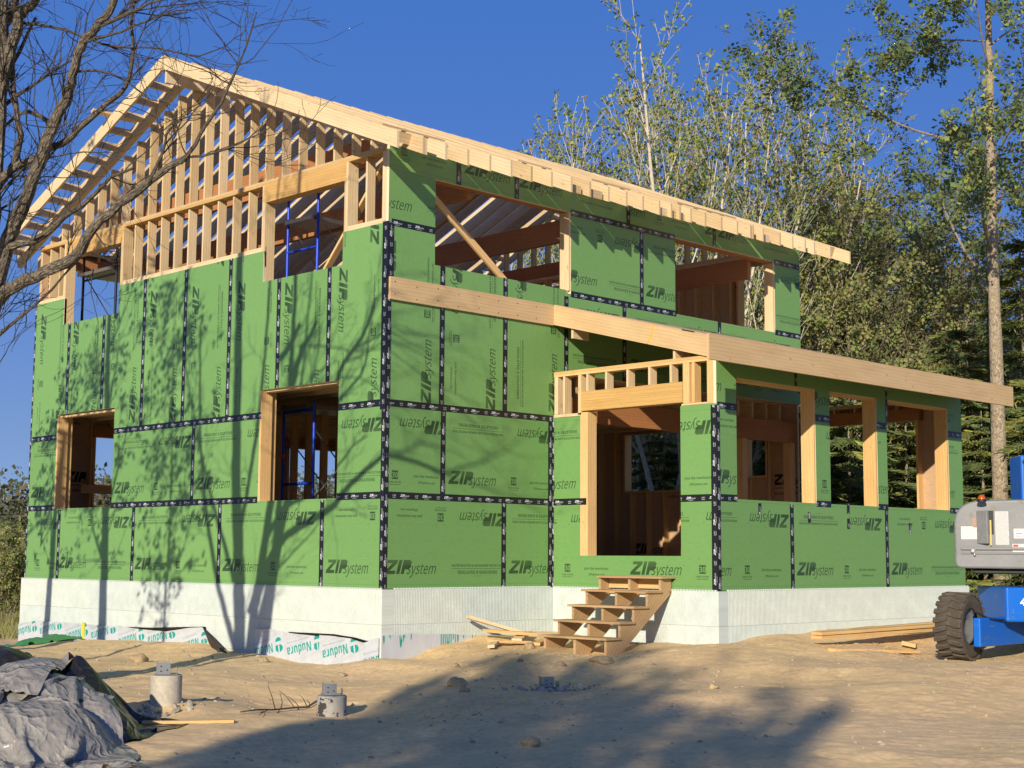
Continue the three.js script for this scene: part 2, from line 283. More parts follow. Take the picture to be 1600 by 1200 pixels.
for (let k = -12; k <= 12; k++) { const z = RIDGE_Z - 0.065 + 0.409 * k, top = Math.min(roofUnder(z), roofUnder(z + 0.038)) - 0.002; if (top > 6.06) stud(gable, [0.05, 0.19], [5.942, top], [z, z + 0.038]); }

// ---- eave wall (faces +z)
const eave = wallPart('eave_wall', [[[0.2, XB], [0.005, 0.043], [-B2, -B1]], [[0.05, L - 0.05], [3.135, 3.172], [-B2, -B1]]]);
const EO = [[0.84, 3.576, 4.40, 5.6], [6.06, 8.81, 4.345, 5.575]];
const ep = (s, y, o) => panel(eave, 'z', 0, 1, [s[0] + INS, s[1] - INS], [y[0] + INS, y[1] - INS], EO, o);
ep([0, 2.2], [0, 1.218], { off: 0.08, print: 1 }); ep([2.2, XB], [0, 1.218], { off: 0, print: 0 });
ep([0, 1.03], [1.218, 2.44], { off: 1.18, print: 0 }); ep([1.03, XB], [1.218, 2.44], { off: 0.0, print: 0 });
ep([0, 0.99], [2.44, 4.872], { vertical: true, off: 0.1, print: 0 }); ep([0.99, 2.205], [2.44, 4.40], { vertical: true, off: 0.1, print: 1 }); ep([2.205, 3.48], [2.44, 4.40], { vertical: true, off: 0.05, print: 0 });
ep([3.48, 4.8], [3.13, 4.35], { off: 1.15, print: 1 }); ep([4.8, 7.22], [3.13, 4.35], { off: 0.0, print: 0 }); ep([7.22, L], [3.13, 4.35], { off: 0.3, print: 0 });
ep([0, 0.84], [4.872, 5.6], { off: 0.6, print: 1 }); ep([0, 1.27], [5.6, 6.13], { off: 1.1, print: 0 }); ep([1.27, 2.42], [5.6, 6.13], { off: 0.0, print: 0 }); ep([2.42, 4.9], [5.6, 6.13], { off: 0.05, print: 1 }); ep([4.9, 7.1], [5.6, 6.13], { off: 0.6, print: 0 }); ep([7.1, L], [5.6, 6.13], { off: 0, print: 1 });
ep([3.576, 5.22], [4.35, 5.6], { off: 0.42, print: 1 }); ep([5.22, 6.06], [4.35, 5.6], { off: 0.0, print: 0 }); ep([8.81, L], [4.35, 5.6], { off: 1.25, print: 1 });
const et = (s, y, l) => tape(eave, 'z', 0, 1, s, y, l);
et([0.06, XB], [1.172, 1.266]); et([0.06, XB], [2.393, 2.487]); et([0.06, 0.84], [4.825, 4.92]); et([3.58, 6.08], [4.3, 4.395]); et([8.81, L], [4.3, 4.395]); et([3.576, 6.06], [5.55, 5.645]); et([8.81, L], [5.55, 5.645]);
et([2.155, 2.245], [0.01, 1.172]); et([0.985, 1.075], [1.266, 2.393]); et([0.945, 1.035], [2.487, 4.40]); et([2.16, 2.25], [2.487, 4.40]); et([3.435, 3.525], [2.487, 4.30]); et([4.755, 4.845], [3.13, 4.30]); et([7.175, 7.265], [3.13, 4.345]); et([5.175, 5.265], [4.395, 5.55]);
[1.27, 2.42, 4.9, 7.1].forEach((x) => et([x - 0.045, x + 0.045], [5.6, 6.12]));
et([-0.004, 0.07], [0.0, 4.88], 0.0015); et([-0.004, 0.1], [3.9, 4.86], 0.003); et([XB - 0.095, XB - 0.001], [0.0, 2.46], 0.0015);
for (let x = 0.25; x < L; x += 0.406) {
  if (x < XB) stud(eave, [x, x + 0.038], [0.045, 2.778], [-B2, -B1]);
  const open = EO.find((o) => x > o[0] - 0.1 && x < o[1] + 0.06);
  stud(eave, [x, x + 0.038], [3.174, open ? open[2] - 0.04 : 5.86], [-B2, -B1]);
}
for (const [a, b, lo, hi] of EO) {
  stud(eave, [b - 0.038, b], [lo, hi], [-B2, -0.006], PALE, 'jamb'); stud(eave, [a, a + 0.038], [lo, hi], [-B2, -B1], PALE, 'jamb'); stud(eave, [b + 0.002, b + 0.04], [lo, hi], [-B2, -B1], LUMBER, 'jamb');
  stud(eave, [a, b], [lo - 0.038, lo - 0.001], [-B2, -B1], LUMBER, 'sill'); stud(eave, [a - 0.04, b + 0.04], [hi + 0.001, hi + 0.24], [-B2, -B1], BEAM, 'header');
}
stud(eave, [0.02, 0.048], [4.9, 5.86], [-0.16, -0.004], PALE, 'corner_post');
stud(eave, [0.05, L - 0.02], [5.862, 5.9], [-B2, -B1], LUMBER, 'top_plate'); stud(eave, [0.05, L - 0.02], [5.902, 5.94], [-B2, -B1], LUMBER, 'top_plate');
stud(eave, [0.25, L], [2.45, 2.8], [-B2 - 0.02, -B1 - 0.01], BEAM, 'header');            // carries the upper floor over the open bay
[3.35, 7.9, 9.3].forEach((x) => stud(eave, [x, x + 0.14], [0.4, 2.448], [-B2 - 0.02, -B1 - 0.01], FIR, 'post'));

// ---- porch end wall (faces -x at XB) with the door opening
const porchEnd = wallPart('porch_end_wall', [[[XB + B1, XB + B2], [0.005, 0.043], [0.01, ZB - 0.06]]]);
const DO = [[0.55, 2.385, 0.45, 4]];
const pp = (s, y, o) => panel(porchEnd, 'x', XB, -1, [s[0] + INS, s[1] - INS], [y[0] + INS, y[1] - INS], DO, o);
pp([0.0, ZB], [0, 1.218], { off: 1.06, print: 0 }); pp([0.0, 0.55], [1.218, 2.45], { off: 0.55, print: 0 }); pp([2.385, ZB], [1.218, 2.47], { off: 1.62, print: 0 });
const pt = (s, y, l) => tape(porchEnd, 'x', XB, -1, s, y, l);
pt([0.02, 0.665], [1.172, 1.266]); pt([2.385, ZB - 0.05], [1.172, 1.266]); pt([0.001, 0.03], [0.0, 2.46]); pt([ZB - 0.095, ZB + 0.004], [0.0, 2.45], 0.0015);
stud(porchEnd, [XB + 0.006, XB + B2], [0.45, 2.5], [0.55, 0.69], FIR, 'jamb'); stud(porchEnd, [XB + 0.03, XB + B2], [0.45, 2.5], [2.385, 2.425], FIR, 'jamb');
stud(porchEnd, [XB + 0.004, XB + B2], [0.43, 0.449], [0.69, 2.385], FIR, 'sill');
stud(porchEnd, [XB + 0.004, XB + B2], [2.52, 2.66], [0.56, 2.42], LVL, 'header'); stud(porchEnd, [XB + 0.004, XB + B2], [2.662, 2.80], [0.56, 2.42], LVL, 'header');
for (const [z, w, lo] of [[0.03, 0.07, 2.5], [0.20, 0.038, 2.5], [0.5, 0.06, 2.47], [2.43, 0.11, 2.5], [2.58, 0.05, 2.5], [2.84, 0.15, 2.49]]) stud(porchEnd, [XB + 0.006, XB + 0.146], [lo, 3.05], [z, z + w], z > 2.4 ? FIR : LUMBER);
for (const z of [0.66, 1.02, 1.42, 1.82, 2.2]) stud(porchEnd, [XB + 0.006, XB + 0.146], [2.802, 3.05], [z, z + 0.038], LUMBER, 'cripple_stud');
stud(porchEnd, [XB + 0.006, XB + 0.146], [2.455, 2.495], [0.02, 0.55], LUMBER, 'blocking'); stud(porchEnd, [XB + 0.006, XB + 0.146], [2.473, 2.497], [2.43, 2.98], LUMBER, 'blocking');
stud(porchEnd, [XB + 0.004, XB + 0.15], [3.052, 3.088], [0.02, ZB - 0.02], FIR, 'top_plate'); stud(porchEnd, [XB + 0.004, XB + 0.15], [3.09, 3.126], [0.02, ZB - 0.06], FIR, 'top_plate');
for (const z of [0.1, 0.4, 2.5, 2.9]) stud(porchEnd, [XB + B1, XB + B2], [0.045, 2.45], [z, z + 0.038]);

// ---- porch front wall (faces +z at ZB)
const porchFront = wallPart('porch_front_wall', [[[XB + 0.06, XE - 0.06], [0.005, 0.043], [ZB - B2, ZB - B1]]]);
const FO = [[3.63, 5.5, 1.21, 2.845], [5.87, 7.14, 1.21, 2.845], [7.42, 9.27, 1.21, 2.845]];
const fp = (s, y, o) => panel(porchFront, 'z', ZB, 1, [s[0] + INS, s[1] - INS], [y[0] + INS, y[1] - INS], FO, o);
fp([XB, 4.885], [0, 1.218], { off: 0.72, print: 0 }); fp([4.885, 7.36], [0, 1.218], { off: 0.0, print: 0 }); fp([7.36, XE], [0, 1.218], { off: 0.0, print: 1 });
fp([XB, 3.63], [1.218, 2.44], { off: 0.3, print: 1 }); fp([5.5, 5.87], [1.218, 2.44], { off: 1.15, print: 0 }); fp([7.14, 7.42], [1.218, 2.44], { off: 0.65, print: 1 }); fp([9.27, XE], [1.218, 2.44], { off: 0.85, print: 0 });
fp([XB, 5.0], [2.44, 3.12], { off: 0.9, print: 1 }); fp([5.0, 7.4], [2.44, 3.12], { off: 0, print: 0 }); fp([7.4, XE], [2.44, 3.12], { off: 0.2, print: 1 });
const ft = (s, y, l) => tape(porchFront, 'z', ZB, 1, s, y, l);
ft([XB + 0.06, 3.63], [1.172, 1.266]); ft([XB + 0.02, 3.63], [2.40, 2.49]);
for (const [a, b] of [[5.5, 5.87], [7.14, 7.42], [9.27, XE]]) { ft([a - 0.0, b], [1.16, 1.25]); ft([a - 0.0, b], [2.385, 2.485]); }
ft([4.84, 4.93], [0.01, 1.17]); ft([7.315, 7.405], [0.01, 1.16]); ft([XB - 0.004, XB + 0.07], [0.0, 2.45], 0.0015); ft([5.0, 5.06], [2.85, 3.12]); ft([7.4, 7.46], [2.5, 3.12]);
for (const [x, y] of [[4.10, 1.02], [5.28, 0.93], [6.28, 0.86], [6.28, 1.08], [8.0, 0.83]]) { const m = ft([x, x + 0.07], [y, y + 0.15]); m.name = 'tape_patch'; }
for (const [a, b, lo, hi] of FO) {
  stud(porchFront, [b - 0.038, b], [lo, hi], [ZB - B2 - 0.03, ZB - 0.005], FIR, 'jamb'); stud(porchFront, [a, a + 0.038], [lo, hi], [ZB - B2, ZB - B1], FIR, 'jamb'); stud(porchFront, [b + 0.002, b + 0.16], [lo, hi - 0.01], [ZB - B2, ZB - B1], FIR, 'post');
  stud(porchFront, [a, b], [lo - 0.04, lo - 0.002], [ZB - B2, ZB - B1], FIR, 'sill'); stud(porchFront, [a + 0.04, b - 0.04], [hi - 0.03, hi], [ZB - B2, ZB - 0.01], FIR, 'head');
}
stud(porchFront, [XB + 0.2, XE - 0.06], [2.85, 3.05], [ZB - B2, ZB - B1], BEAM, 'header'); stud(porchFront, [XB + 0.16, XE - 0.02], [3.052, 3.12], [ZB - B2, ZB - B1], FIR, 'top_plate');
stud(porchFront, [XB + 0.002, XB + 0.045], [2.49, 3.05], [ZB - 0.15, ZB - 0.052], FIR, 'corner_post');

// ---- walls behind: porch far wall, far gable wall, rear wall
function simpleWall(name, plane, face, out, s0, s1, y0, y1, openings, shift = 0) {
  const at = (d0, d1, y, s) => plane === 'x' ? [[Math.min(face - out * d0, face - out * d1), Math.max(face - out * d0, face - out * d1)], y, s] : [s, y, [Math.min(face - out * d0, face - out * d1), Math.max(face - out * d0, face - out * d1)]];
  const w = wallPart(name, [at(B1, B2, [y0 + 0.005, y0 + 0.043], [s0 + 0.2, s1 - 0.2])]);
  for (let r = 0, y = y0; y < y1 - 0.02; r++, y += 1.22) for (let a = s0 - (r % 2) * 1.22; a < s1 - 0.02; a += 2.44) { const A = Math.max(a, s0), Bq = Math.min(a + 2.44, s1), Y = Math.min(y + 1.22, y1); if (openings.some((o) => o[0] <= A && o[1] >= Bq && o[2] <= y && o[3] >= Y)) continue; panel(w, plane, face, out, [A + INS, Bq - INS], [y + INS, Y - INS], openings, { off: (a * 0.37) % 1, print: r % 2, vertical: false }); }
  for (let s = s0 + 0.22 + shift; s < s1 - 0.2; s += 0.406) {
    const cut = openings.filter((o) => s > o[0] - 0.05 && s < o[1] + 0.02).sort((a, b) => a[2] - b[2]); let y = y0 + 0.045;
    for (const o of cut) { if (o[2] - 0.04 > y + 0.05) { const q = at(B1, B2, [y, o[2] - 0.04], [s, s + 0.038]); stud(w, ...q, FIR); } y = Math.max(y, o[3] + 0.2); }
    if (y1 - 0.06 > y + 0.05) stud(w, ...at(B1, B2, [y, y1 - 0.06], [s, s + 0.038]), FIR);
  }
  for (const o of openings) { stud(w, ...at(B1, B2, [o[2] - 0.038, o[2] - 0.002], [o[0], o[1]]), FIR, 'sill'); if (o[3] < y1 - 0.25) stud(w, ...at(B1, B2, [o[3] + 0.002, o[3] + 0.2], [o[0] - 0.04, o[1] + 0.04]), BEAM, 'header'); stud(w, ...at(0.004, B2, [o[2], Math.min(o[3], y1)], [o[0], o[0] + 0.038]), FIR, 'jamb'); stud(w, ...at(0.004, B2, [o[2], Math.min(o[3], y1)], [o[1] - 0.038, o[1]]), FIR, 'jamb'); }
  stud(w, ...at(B1, B2, [y1 - 0.058, y1], [s0 + 0.2, s1 - 0.2]), LUMBER, 'top_plate');
  return w;
}
simpleWall('porch_far_wall', 'x', XE, 1, 0.06, ZB - 0.06, 0, 3.05, [[0.2, 2.31, 1.2, 2.72]]);
simpleWall('far_gable_wall', 'x', L, 1, -W + 0.06, -0.06, 0, 5.94, [[-4.0, -2.35, 1.7, 2.8], [-1.75, -1.3, 1.9, 2.75], [-1.12, -0.62, 1.9, 2.75], [-8.4, -6.4, 1.2, 2.8], [-1.25, -0.3, 4.5, 5.75], [-8.5, -6.5, 4.4, 5.6], [-5.6, -4.2, 4.4, 5.6]]);
simpleWall('rear_wall', 'z', -W, -1, 0.06, L - 0.06, 0, 5.94, [[1.15, 2.6, 1.2, 2.56], [5.5, 7.6, 1.2, 2.6], [0.6, 3.4, 4.4, 5.6], [6, 8.7, 4.4, 5.6]]);
stud(house, [0.9, 2.7], [1.52, 1.68], [-W + 0.2, -W + 0.24], FIR, 'brace');
{ const fg = wallPart('far_gable_frame', [[[L - B2, L - B1], [5.942, 5.98], [-W + 0.3, -0.3]]]);
  for (let k = -12; k <= 12; k++) { const z = RIDGE_Z - 0.02 + 0.409 * k, top = Math.min(roofUnder(z), roofUnder(z + 0.038)) - 0.002; if (top > 6.1) stud(fg, [L - 0.19, L - 0.05], [5.982, top], [z, z + 0.038]); } }

// ---- floors
const floor1 = mesh('ground_floor', boardGeo(L - 0.4, 0.3, W - 0.4, 0), OSB, house); floor1.position.set(L / 2, 0.25, -W / 2);
const floor2 = mesh('porch_floor', boardGeo(XE - XB - 0.4, 0.3, ZB + 0.0, 0), OSB, house); floor2.position.set((XB + XE) / 2, 0.25, ZB / 2 - 0.19);
const upper = mesh('upper_floor', boardGeo(L - 0.4, 0.02, W - 0.4, 0), OSB, house); upper.position.set(L / 2, 3.122, -W / 2);
for (let x = 0.25; x < L - 0.25; x += 0.406) { const j = box(upper, 'floor_joist', LUMBER, [x, x + 0.05], [2.835, 3.11], [-W + 0.2, -0.2]); j.position.sub(upper.position); }
for (const [x, y0, y1, a, b] of [[1.62, 5.5, 5.84, -9.6, -0.2], [3.72, 5.22, 5.56, -9.6, -0.2], [6.2, 5.25, 5.6, -9.6, -0.2], [8.3, 5.25, 5.6, -9.6, -0.2]]) box(house, 'cross_beam', BEAM, [x, x + 0.09], [y0, y1], [a, b]);
box(house, 'cross_beam', BEAM, [0.62, 0.70], [5.96, 6.38], [-8.9, -1.15]);
bar(house, 'brace', FIR, V(0.75, 5.62, -0.26), V(2.62, 4.30, -0.26), 0.038, 0.1); bar(house, 'brace', FIR, V(0.27, 4.3, -1.85), V(0.27, 5.9, -0.3), 0.038, 0.1, V(1, 0, 0));
// partitions on the upper floor
{ const pw = wallPart('partition_wall', [[[5.6, 5.74], [3.135, 3.172], [-6.2, -0.3]], [[5.6, 5.74], [5.16, 5.2], [-6.2, -0.3]]]); for (let z = -6.15; z < -2.2; z += 0.406) stud(pw, [5.6, 5.74], [3.174, 5.158], [z, z + 0.038], FIR); }
{ const pw = wallPart('partition_wall', [[[2.4, 2.54], [0.405, 0.443], [-9.5, -3.2]], [[2.4, 2.54], [2.76, 2.8], [-9.5, -3.2]]]); for (let z = -9.4; z < -3.2; z += 0.406) stud(pw, [2.4, 2.54], [0.445, 2.758], [z, z + 0.038], FIR); }

// ---- main roof: open rafters, overhanging ladders at the gables
const roof = mesh('main_roof', boardGeo(10.5, 0.32, 0.05, 2), LUMBER[1], house); roof.position.set(4.77, RIDGE_Y - 0.28, RIDGE_Z);   // its own mesh: the ridge board
const onRoof = (m) => { m.position.sub(roof.position); return m; };
const ovz = 0.72;
function rafter(x0, w, side, mat, name = 'rafter', lo = ovz, depth = RAFTER) {   // side +1: the slope over +z
  const zE = side > 0 ? lo : -W - lo, z0 = RIDGE_Z + side * 0.026, s = new THREE.Shape();
  const wl = side > 0 ? -0.2 : -W + 0.2, deep = name === 'rafter' && x0 > 0.1 && x0 < 9.4 ? 0.32 : depth; s.moveTo(z0, roofTop(z0)); s.lineTo(zE, roofTop(zE)); s.lineTo(zE, roofTop(zE) - depth); if (deep > depth) { s.lineTo(wl, roofTop(wl) - depth); s.lineTo(wl - side * 0.01, roofTop(wl) - deep); } s.lineTo(z0, roofTop(z0) - deep); s.closePath();
  const g = new THREE.ExtrudeGeometry(s, { depth: w, bevelEnabled: false }), p = g.attributes.position, n = g.attributes.normal, k = boardN++ % 7;
  for (let i = 0; i < p.count; i++) { const along = p.getX(i), q = p.getY(i) - roofTop(along), top = Math.abs(n.getZ(i)) < 0.5; g.attributes.uv.setXY(i, (top ? p.getZ(i) + 0.3 : q) / 0.6 + k * 0.173, along / 2.4 + k * 0.37); }
  g.applyMatrix4(new THREE.Matrix4().set(0, 0, 1, x0, 0, 1, 0, 0, 1, 0, 0, 0, 0, 0, 0, 1));                    // (z, y, x) -> scene; mirrored, so turn the faces
  const ix = g.attributes.position.array, nu = g.attributes.uv.array; for (let t = 0; t < p.count; t += 3) for (let c = 0; c < 3; c++) { const a = t * 3 + c, b = t * 3 + 6 + c;[ix[a], ix[b]] = [ix[b], ix[a]]; if (c < 2) { const d = t * 2 + c, e = t * 2 + 4 + c;[nu[d], nu[e]] = [nu[e], nu[d]]; } }
  g.computeVertexNormals();
  return onRoof(mesh(name, g, pick(mat), roof));
}
const RX = [-0.04, 0.36, 0.76, 1.17, 1.58, 1.98, 2.39, 2.80, 3.20, 3.61, 4.01, 4.39, 4.78, 5.07, 5.28, 5.55, 5.92, 6.34, 6.76, 7.12, 7.19, 7.47, 7.95, 8.32, 8.69, 8.97, 9.47];
for (const side of [1, -1]) {
  for (const x of RX) rafter(x, 0.038, side, [PALE, ...LUMBER]);
  rafter(0.002, 0.038, side, [PALE]); rafter(-0.54, 0.04, side, [PALE], 'barge_board', 0.79, RAFTER); rafter(9.97, 0.04, side, [PALE], 'barge_board', 0.79);
  for (let k = 0; k < 15; k++) {                                        // lookouts between the barge board and the first rafter
    const z = RIDGE_Z + side * (0.16 + 0.40 * k), y = roofTop(z) - 0.012; if (k > 13) continue;
    onRoof(bar(roof, 'lookout', LUMBER, V(-0.499, y - 0.078, z), V(-0.041, y - 0.078, z), 0.038, 0.14, V(0, 1, side * PITCH).normalize()));
    onRoof(bar(roof, 'lookout', LUMBER, V(9.509, y - 0.078, z), V(9.969, y - 0.078, z), 0.038, 0.14, V(0, 1, side * PITCH).normalize()));
  }
}
for (const [x, zE, w] of [[4.81, 0.66, 0.3], [5.09, 0.66, 0.2], [5.3, 0.62, 0.22], [2.83, 0.62, 0.3], [3.23, 0.66, 0.32], [7.23, 0.6, 0.16], [7.5, 0.62, 0.3]]) onRoof(box(roof, 'blocking', LUMBER, [x, x + w], [roofUnder(zE) + 0.0, roofUnder(zE) + 0.12], [zE - 0.04, zE]));
for (const [x, z, l] of [[-0.45, 0.35, 1.1], [2.2, 0.2, 0.7], [4.0, 0.0, 0.9], [6.2, -0.1, 1.6]]) { const y = roofTop(z) + 0.016; onRoof(bar(roof, 'strapping', LUMBER, V(x, y, z), V(x + l, y, z), 0.09, 0.022, V(0, 1, PITCH).normalize())); }
onRoof(bar(roof, 'strapping', LUMBER, V(-0.85, roofTop(-6.5) + 0.03, -6.5), V(0.9, roofTop(-6.5) + 0.03, -6.5), 0.09, 0.04, V(0, 1, -PITCH).normalize()));

// ---- porch roof
const shed = mesh('porch_roof', boardGeo(XE - XB - 0.3, 0.30, 0.038, 3), FASCIA, house); shed.position.set((XE + XB) / 2 + 0.2, 3.972, 0.021);   // its own mesh: the wall ledger behind the rafters
const onShed = (m) => { m.position.sub(shed.position); return m; };
onShed(box(shed, 'ledger', FASCIA, [0.02, XB - 0.03], [3.82, 4.125], [0.002, 0.04]));
for (let x = 0.1; x < XB - 0.1; x += 0.385) for (const y of [3.88, 4.05]) { const n = mesh('nail', new THREE.CylinderGeometry(0.008, 0.008, 0.004, 8), STEELDARK, shed); n.rotation.x = Math.PI / 2; n.position.set(x, y + Math.sin(x * 9) * 0.015, 0.042); onShed(n); }
function shedRafter(x0, w, z0, z1, mat, name) {
  const s = new THREE.Shape(); s.moveTo(z0, shedTop(z0)); s.lineTo(z1, shedTop(z1)); s.lineTo(z1, shedTop(z1) - SHED); s.lineTo(z0, shedTop(z0) - SHED); s.closePath();
  const g = new THREE.ExtrudeGeometry(s, { depth: w, bevelEnabled: false }), p = g.attributes.position, k = boardN++ % 7;
  for (let i = 0; i < p.count; i++) g.attributes.uv.setXY(i, (p.getY(i) - shedTop(p.getX(i)) + p.getZ(i)) / 0.6 + k * 0.173, p.getX(i) / 2.4 + k * 0.37);
  g.rotateY(-Math.PI / 2); g.translate(x0 + w, 0, 0); return onShed(mesh(name, g, pick(mat), shed));
}
shedRafter(XB - 0.026, 0.038, 0.004, 3.698, FASCIA, 'end_rafter');
for (let x = XB + 0.4; x < XE; x += 0.406) shedRafter(x, 0.038, 0.042, 3.698, LUMBER, 'rafter');
shedRafter(XE - 0.02, 0.038, 0.042, 3.698, LUMBER, 'end_rafter');
onShed(box(shed, 'fascia', FASCIA, [2.087, 6.9], [2.885, 3.205], [3.70, 3.74])); onShed(box(shed, 'fascia', FASCIA, [6.902, 10.06], [2.885, 3.205], [3.70, 3.74]));
for (let x = XB - 0.026; x < XE; x += 2.44) { const x1 = Math.min(x + 2.438, XE + 0.02); for (const [a, b] of [[0.045, 1.22], [1.223, 2.44], [2.443, 3.735]]) onShed(bar(shed, 'roof_panel', OSB, V((x + x1) / 2, shedTop(a) + 0.0095, a), V((x + x1) / 2, shedTop(b) + 0.0095, b), x1 - x, 0.016, V(0, 1, 0.257).normalize())); }
onShed(box(shed, 'lookout', LUMBER, [XB + 0.02, XB + 0.36], [3.6, 3.75], [0.35, 0.39])); onShed(box(shed, 'lookout', LUMBER, [XB + 0.02, XB + 0.36], [3.1, 3.25], [2.25, 2.29]));
{ const g = tube([V(XB - 0.03, 3.62, 1.92), V(XB - 0.03, 3.53, 1.925), V(XB - 0.03, 3.44, 1.88), V(XB - 0.03, 3.38, 1.83)], 0.011, 0.011, 5); onShed(mesh('crayon_mark', g, std({ color: 0xd8b028 }), shed)); }

// ---- foundation of foam forms
const EPS = [0, 1, 2].map((i) => std({ color: [0xd0d9d7, 0xccd6d5, 0xd2dad6][i], roughness: 0.9, map: dataTex(256, 256, (u, v) => { const n = tfbm(u, v, 6, 4, i * 3), s = tfbm(u, v, 40, 2, i + 20), k = 238 + 18 * n + 16 * s; return [k, k + 1, k - 3]; }) }));
const foamShape = new Map();
function foamGeo(len, h, d) {                                           // a form whose outer face carries upright ribs, built along x, outer face at +z
  const key = len.toFixed(3) + h; if (foamShape.has(key)) return foamShape.get(key);
  const pts = [[-len / 2, d / 2]], n = Math.max(2, Math.round(len / 0.0286)), w = len / n; for (let i = 0; i < n; i++) { const x = -len / 2 + i * w; pts.push([x + w * 0.30, d / 2], [x + w * 0.36, d / 2 - 0.005], [x + w * 0.64, d / 2 - 0.005], [x + w * 0.70, d / 2]); } pts.push([len / 2, d / 2], [len / 2, -d / 2], [-len / 2, -d / 2]);
  const pos = [], uv = []; for (let i = 0; i < pts.length; i++) { const [x0, z0] = pts[i], [x1, z1] = pts[(i + 1) % pts.length]; for (const [x, y, z] of [[x0, -h / 2, z0], [x1, -h / 2, z1], [x1, h / 2, z1], [x0, -h / 2, z0], [x1, h / 2, z1], [x0, h / 2, z0]]) { pos.push(x, y, z); uv.push((x + len / 2) / 1.2, y / 1.2); } }
  const q = (y, f) => { const c = [[-len / 2, d / 2 - 0.005], [len / 2, d / 2 - 0.005], [len / 2, -d / 2], [-len / 2, -d / 2]]; for (const k of f) { pos.push(c[k][0], y, c[k][1]); uv.push(c[k][0], c[k][1]); } }; q(h / 2, [0, 1, 2, 0, 2, 3]); q(-h / 2, [2, 1, 0, 3, 2, 0]);
  const g = new THREE.BufferGeometry(); g.setAttribute('position', new THREE.Float32BufferAttribute(pos, 3)); g.setAttribute('uv', new THREE.Float32BufferAttribute(uv, 2)); g.computeVertexNormals(); foamShape.set(key, g); return g;
}
const foundation = mesh('foundation', merged([xf(boardGeo(L - 0.5, 2.6, W - 0.5), T(L / 2, -1.35, -W / 2)), xf(boardGeo(XE - XB - 0.5, 2.6, ZB), T((XB + XE) / 2, -1.35, ZB / 2 - 0.2))]), std({ color: 0x8d8a83 }), house);
function foamRun(plane, face, out, s0, s1, jitter) {
  const H = 0.4572, back = face - out * 0.2;
  for (let r = 0; r < 4; r++) { const y1 = -0.006 - r * H; for (let s = s0 - ((r + jitter) % 2) * 1.22; s < s1 - 0.01; s += 2.44) {
    const a = Math.max(s, s0) + 0.0012, b = Math.min(s + 2.44, s1) - 0.0012; if (b - a < 0.05) continue;
    const mid = (face + back) / 2, m = mesh('foam_block', foamGeo(b - a, H - 0.0024, 0.2), EPS[Math.floor(rnd() * 3)], foundation);
    if (plane === 'x') { m.position.set(mid, y1 - H / 2, (a + b) / 2); m.rotation.y = out > 0 ? Math.PI / 2 : -Math.PI / 2; } else { m.position.set((a + b) / 2, y1 - H / 2, mid); m.rotation.y = out > 0 ? 0 : Math.PI; }
  } }
  const nubs = []; for (let s = s0 + 0.03; s < s1 - 0.03; s += 0.052) nubs.push(plane === 'x' ? xf(boardGeo(0.03, 0.016, 0.026), T(face - out * 0.014, 0.002, s)) : xf(boardGeo(0.026, 0.016, 0.03), T(s, 0.002, face - out * 0.014)));
  mesh('interlock_nubs', merged(nubs), EPS[0], foundation).userData.kind = 'stuff';
}
foamRun('x', -0.028, -1, -W - 0.06, 0.028, 0); foamRun('z', 0.028, 1, 0.172 - 0.0, XB - 0.028, 1); foamRun('x', XB - 0.028, -1, 0.03, ZB + 0.028, 1); foamRun('z', ZB + 0.028, 1, XB + 0.172, XE + 0.06, 0);
foamRun('z', -W - 0.06, -1, 0.172, L, 0); foamRun('x', L + 0.03, 1, -W, 0, 0); foamRun('x', XE + 0.06, 1, 0.02, ZB - 0.172, 0);

// ---------------------------------------------------------------- ground
const CTRL = [ // x, z, height: read along the foundation, at the piers, the lift and the photographer's feet
  [0, -9.9, -1.19], [0, -8.3, -1.14], [0, -6.25, -0.93], [0, -4.4, -0.89], [0, -3.1, -0.97], [0, -1.3, -1.05], [0, -0.47, -1.02], [0, 0.05, -0.87], [1.16, 0, -0.72], [1.88, 0, -0.66], [3.1, 0.1, -0.63], [3.15, 1.43, -0.72], [3.15, 2.3, -0.66], [3.19, 3, -0.66], [4.28, 3.05, -0.6], [5.8, 3.05, -0.585], [7, 3.05, -0.56], [8.3, 3.05, -0.62], [9.7, 3.1, -0.7],
  [-4.54, 2.24, -0.97], [-3, 2.87, -1.17], [-0.7, 3.7, -1.0], [1.9, 1.9, -0.82], [2.0, 0.8, -0.78], [-1.7, -3, -1.03], [-1.5, 1.1, -1.03], [-6.6, 3.6, -1.12], [-5.2, 2.6, -1.1], [5.2, 5.2, -0.83], [4.6, 3.8, -0.7], [3, 5, -0.8], [1, 5, -0.95], [-1.5, 7, -1.08], [-6, 6, -1.16], [-5, 9, -1.2], [1, 9, -1.08], [6, 9, -0.95], [9, 6, -0.85], [-9, 10, -1.2], [-12.6, 15, -1.2], [-8, -2, -1.25], [-6, -8, -1.32], [-3, -13, -1.35], [4, -16, -1.38], [0, 16, -1.2], [12, 0, -0.8], [12, -10, -1.1], [16, 8, -0.9]];
const tracks = [[[1, 9.4], [4.5, 8.2], [8.5, 6.6], [12, 4]], [[0.2, 7.6], [3.9, 6.7], [7.6, 5.3], [10, 3.6]], [[-6, 12.5], [0, 10.2], [7, 7.9]]];
const segDist = (x, z, a, b) => { const dx = b[0] - a[0], dz = b[1] - a[1], t = clamp(((x - a[0]) * dx + (z - a[1]) * dz) / (dx * dx + dz * dz)); return [Math.hypot(x - a[0] - t * dx, z - a[1] - t * dz), t]; };
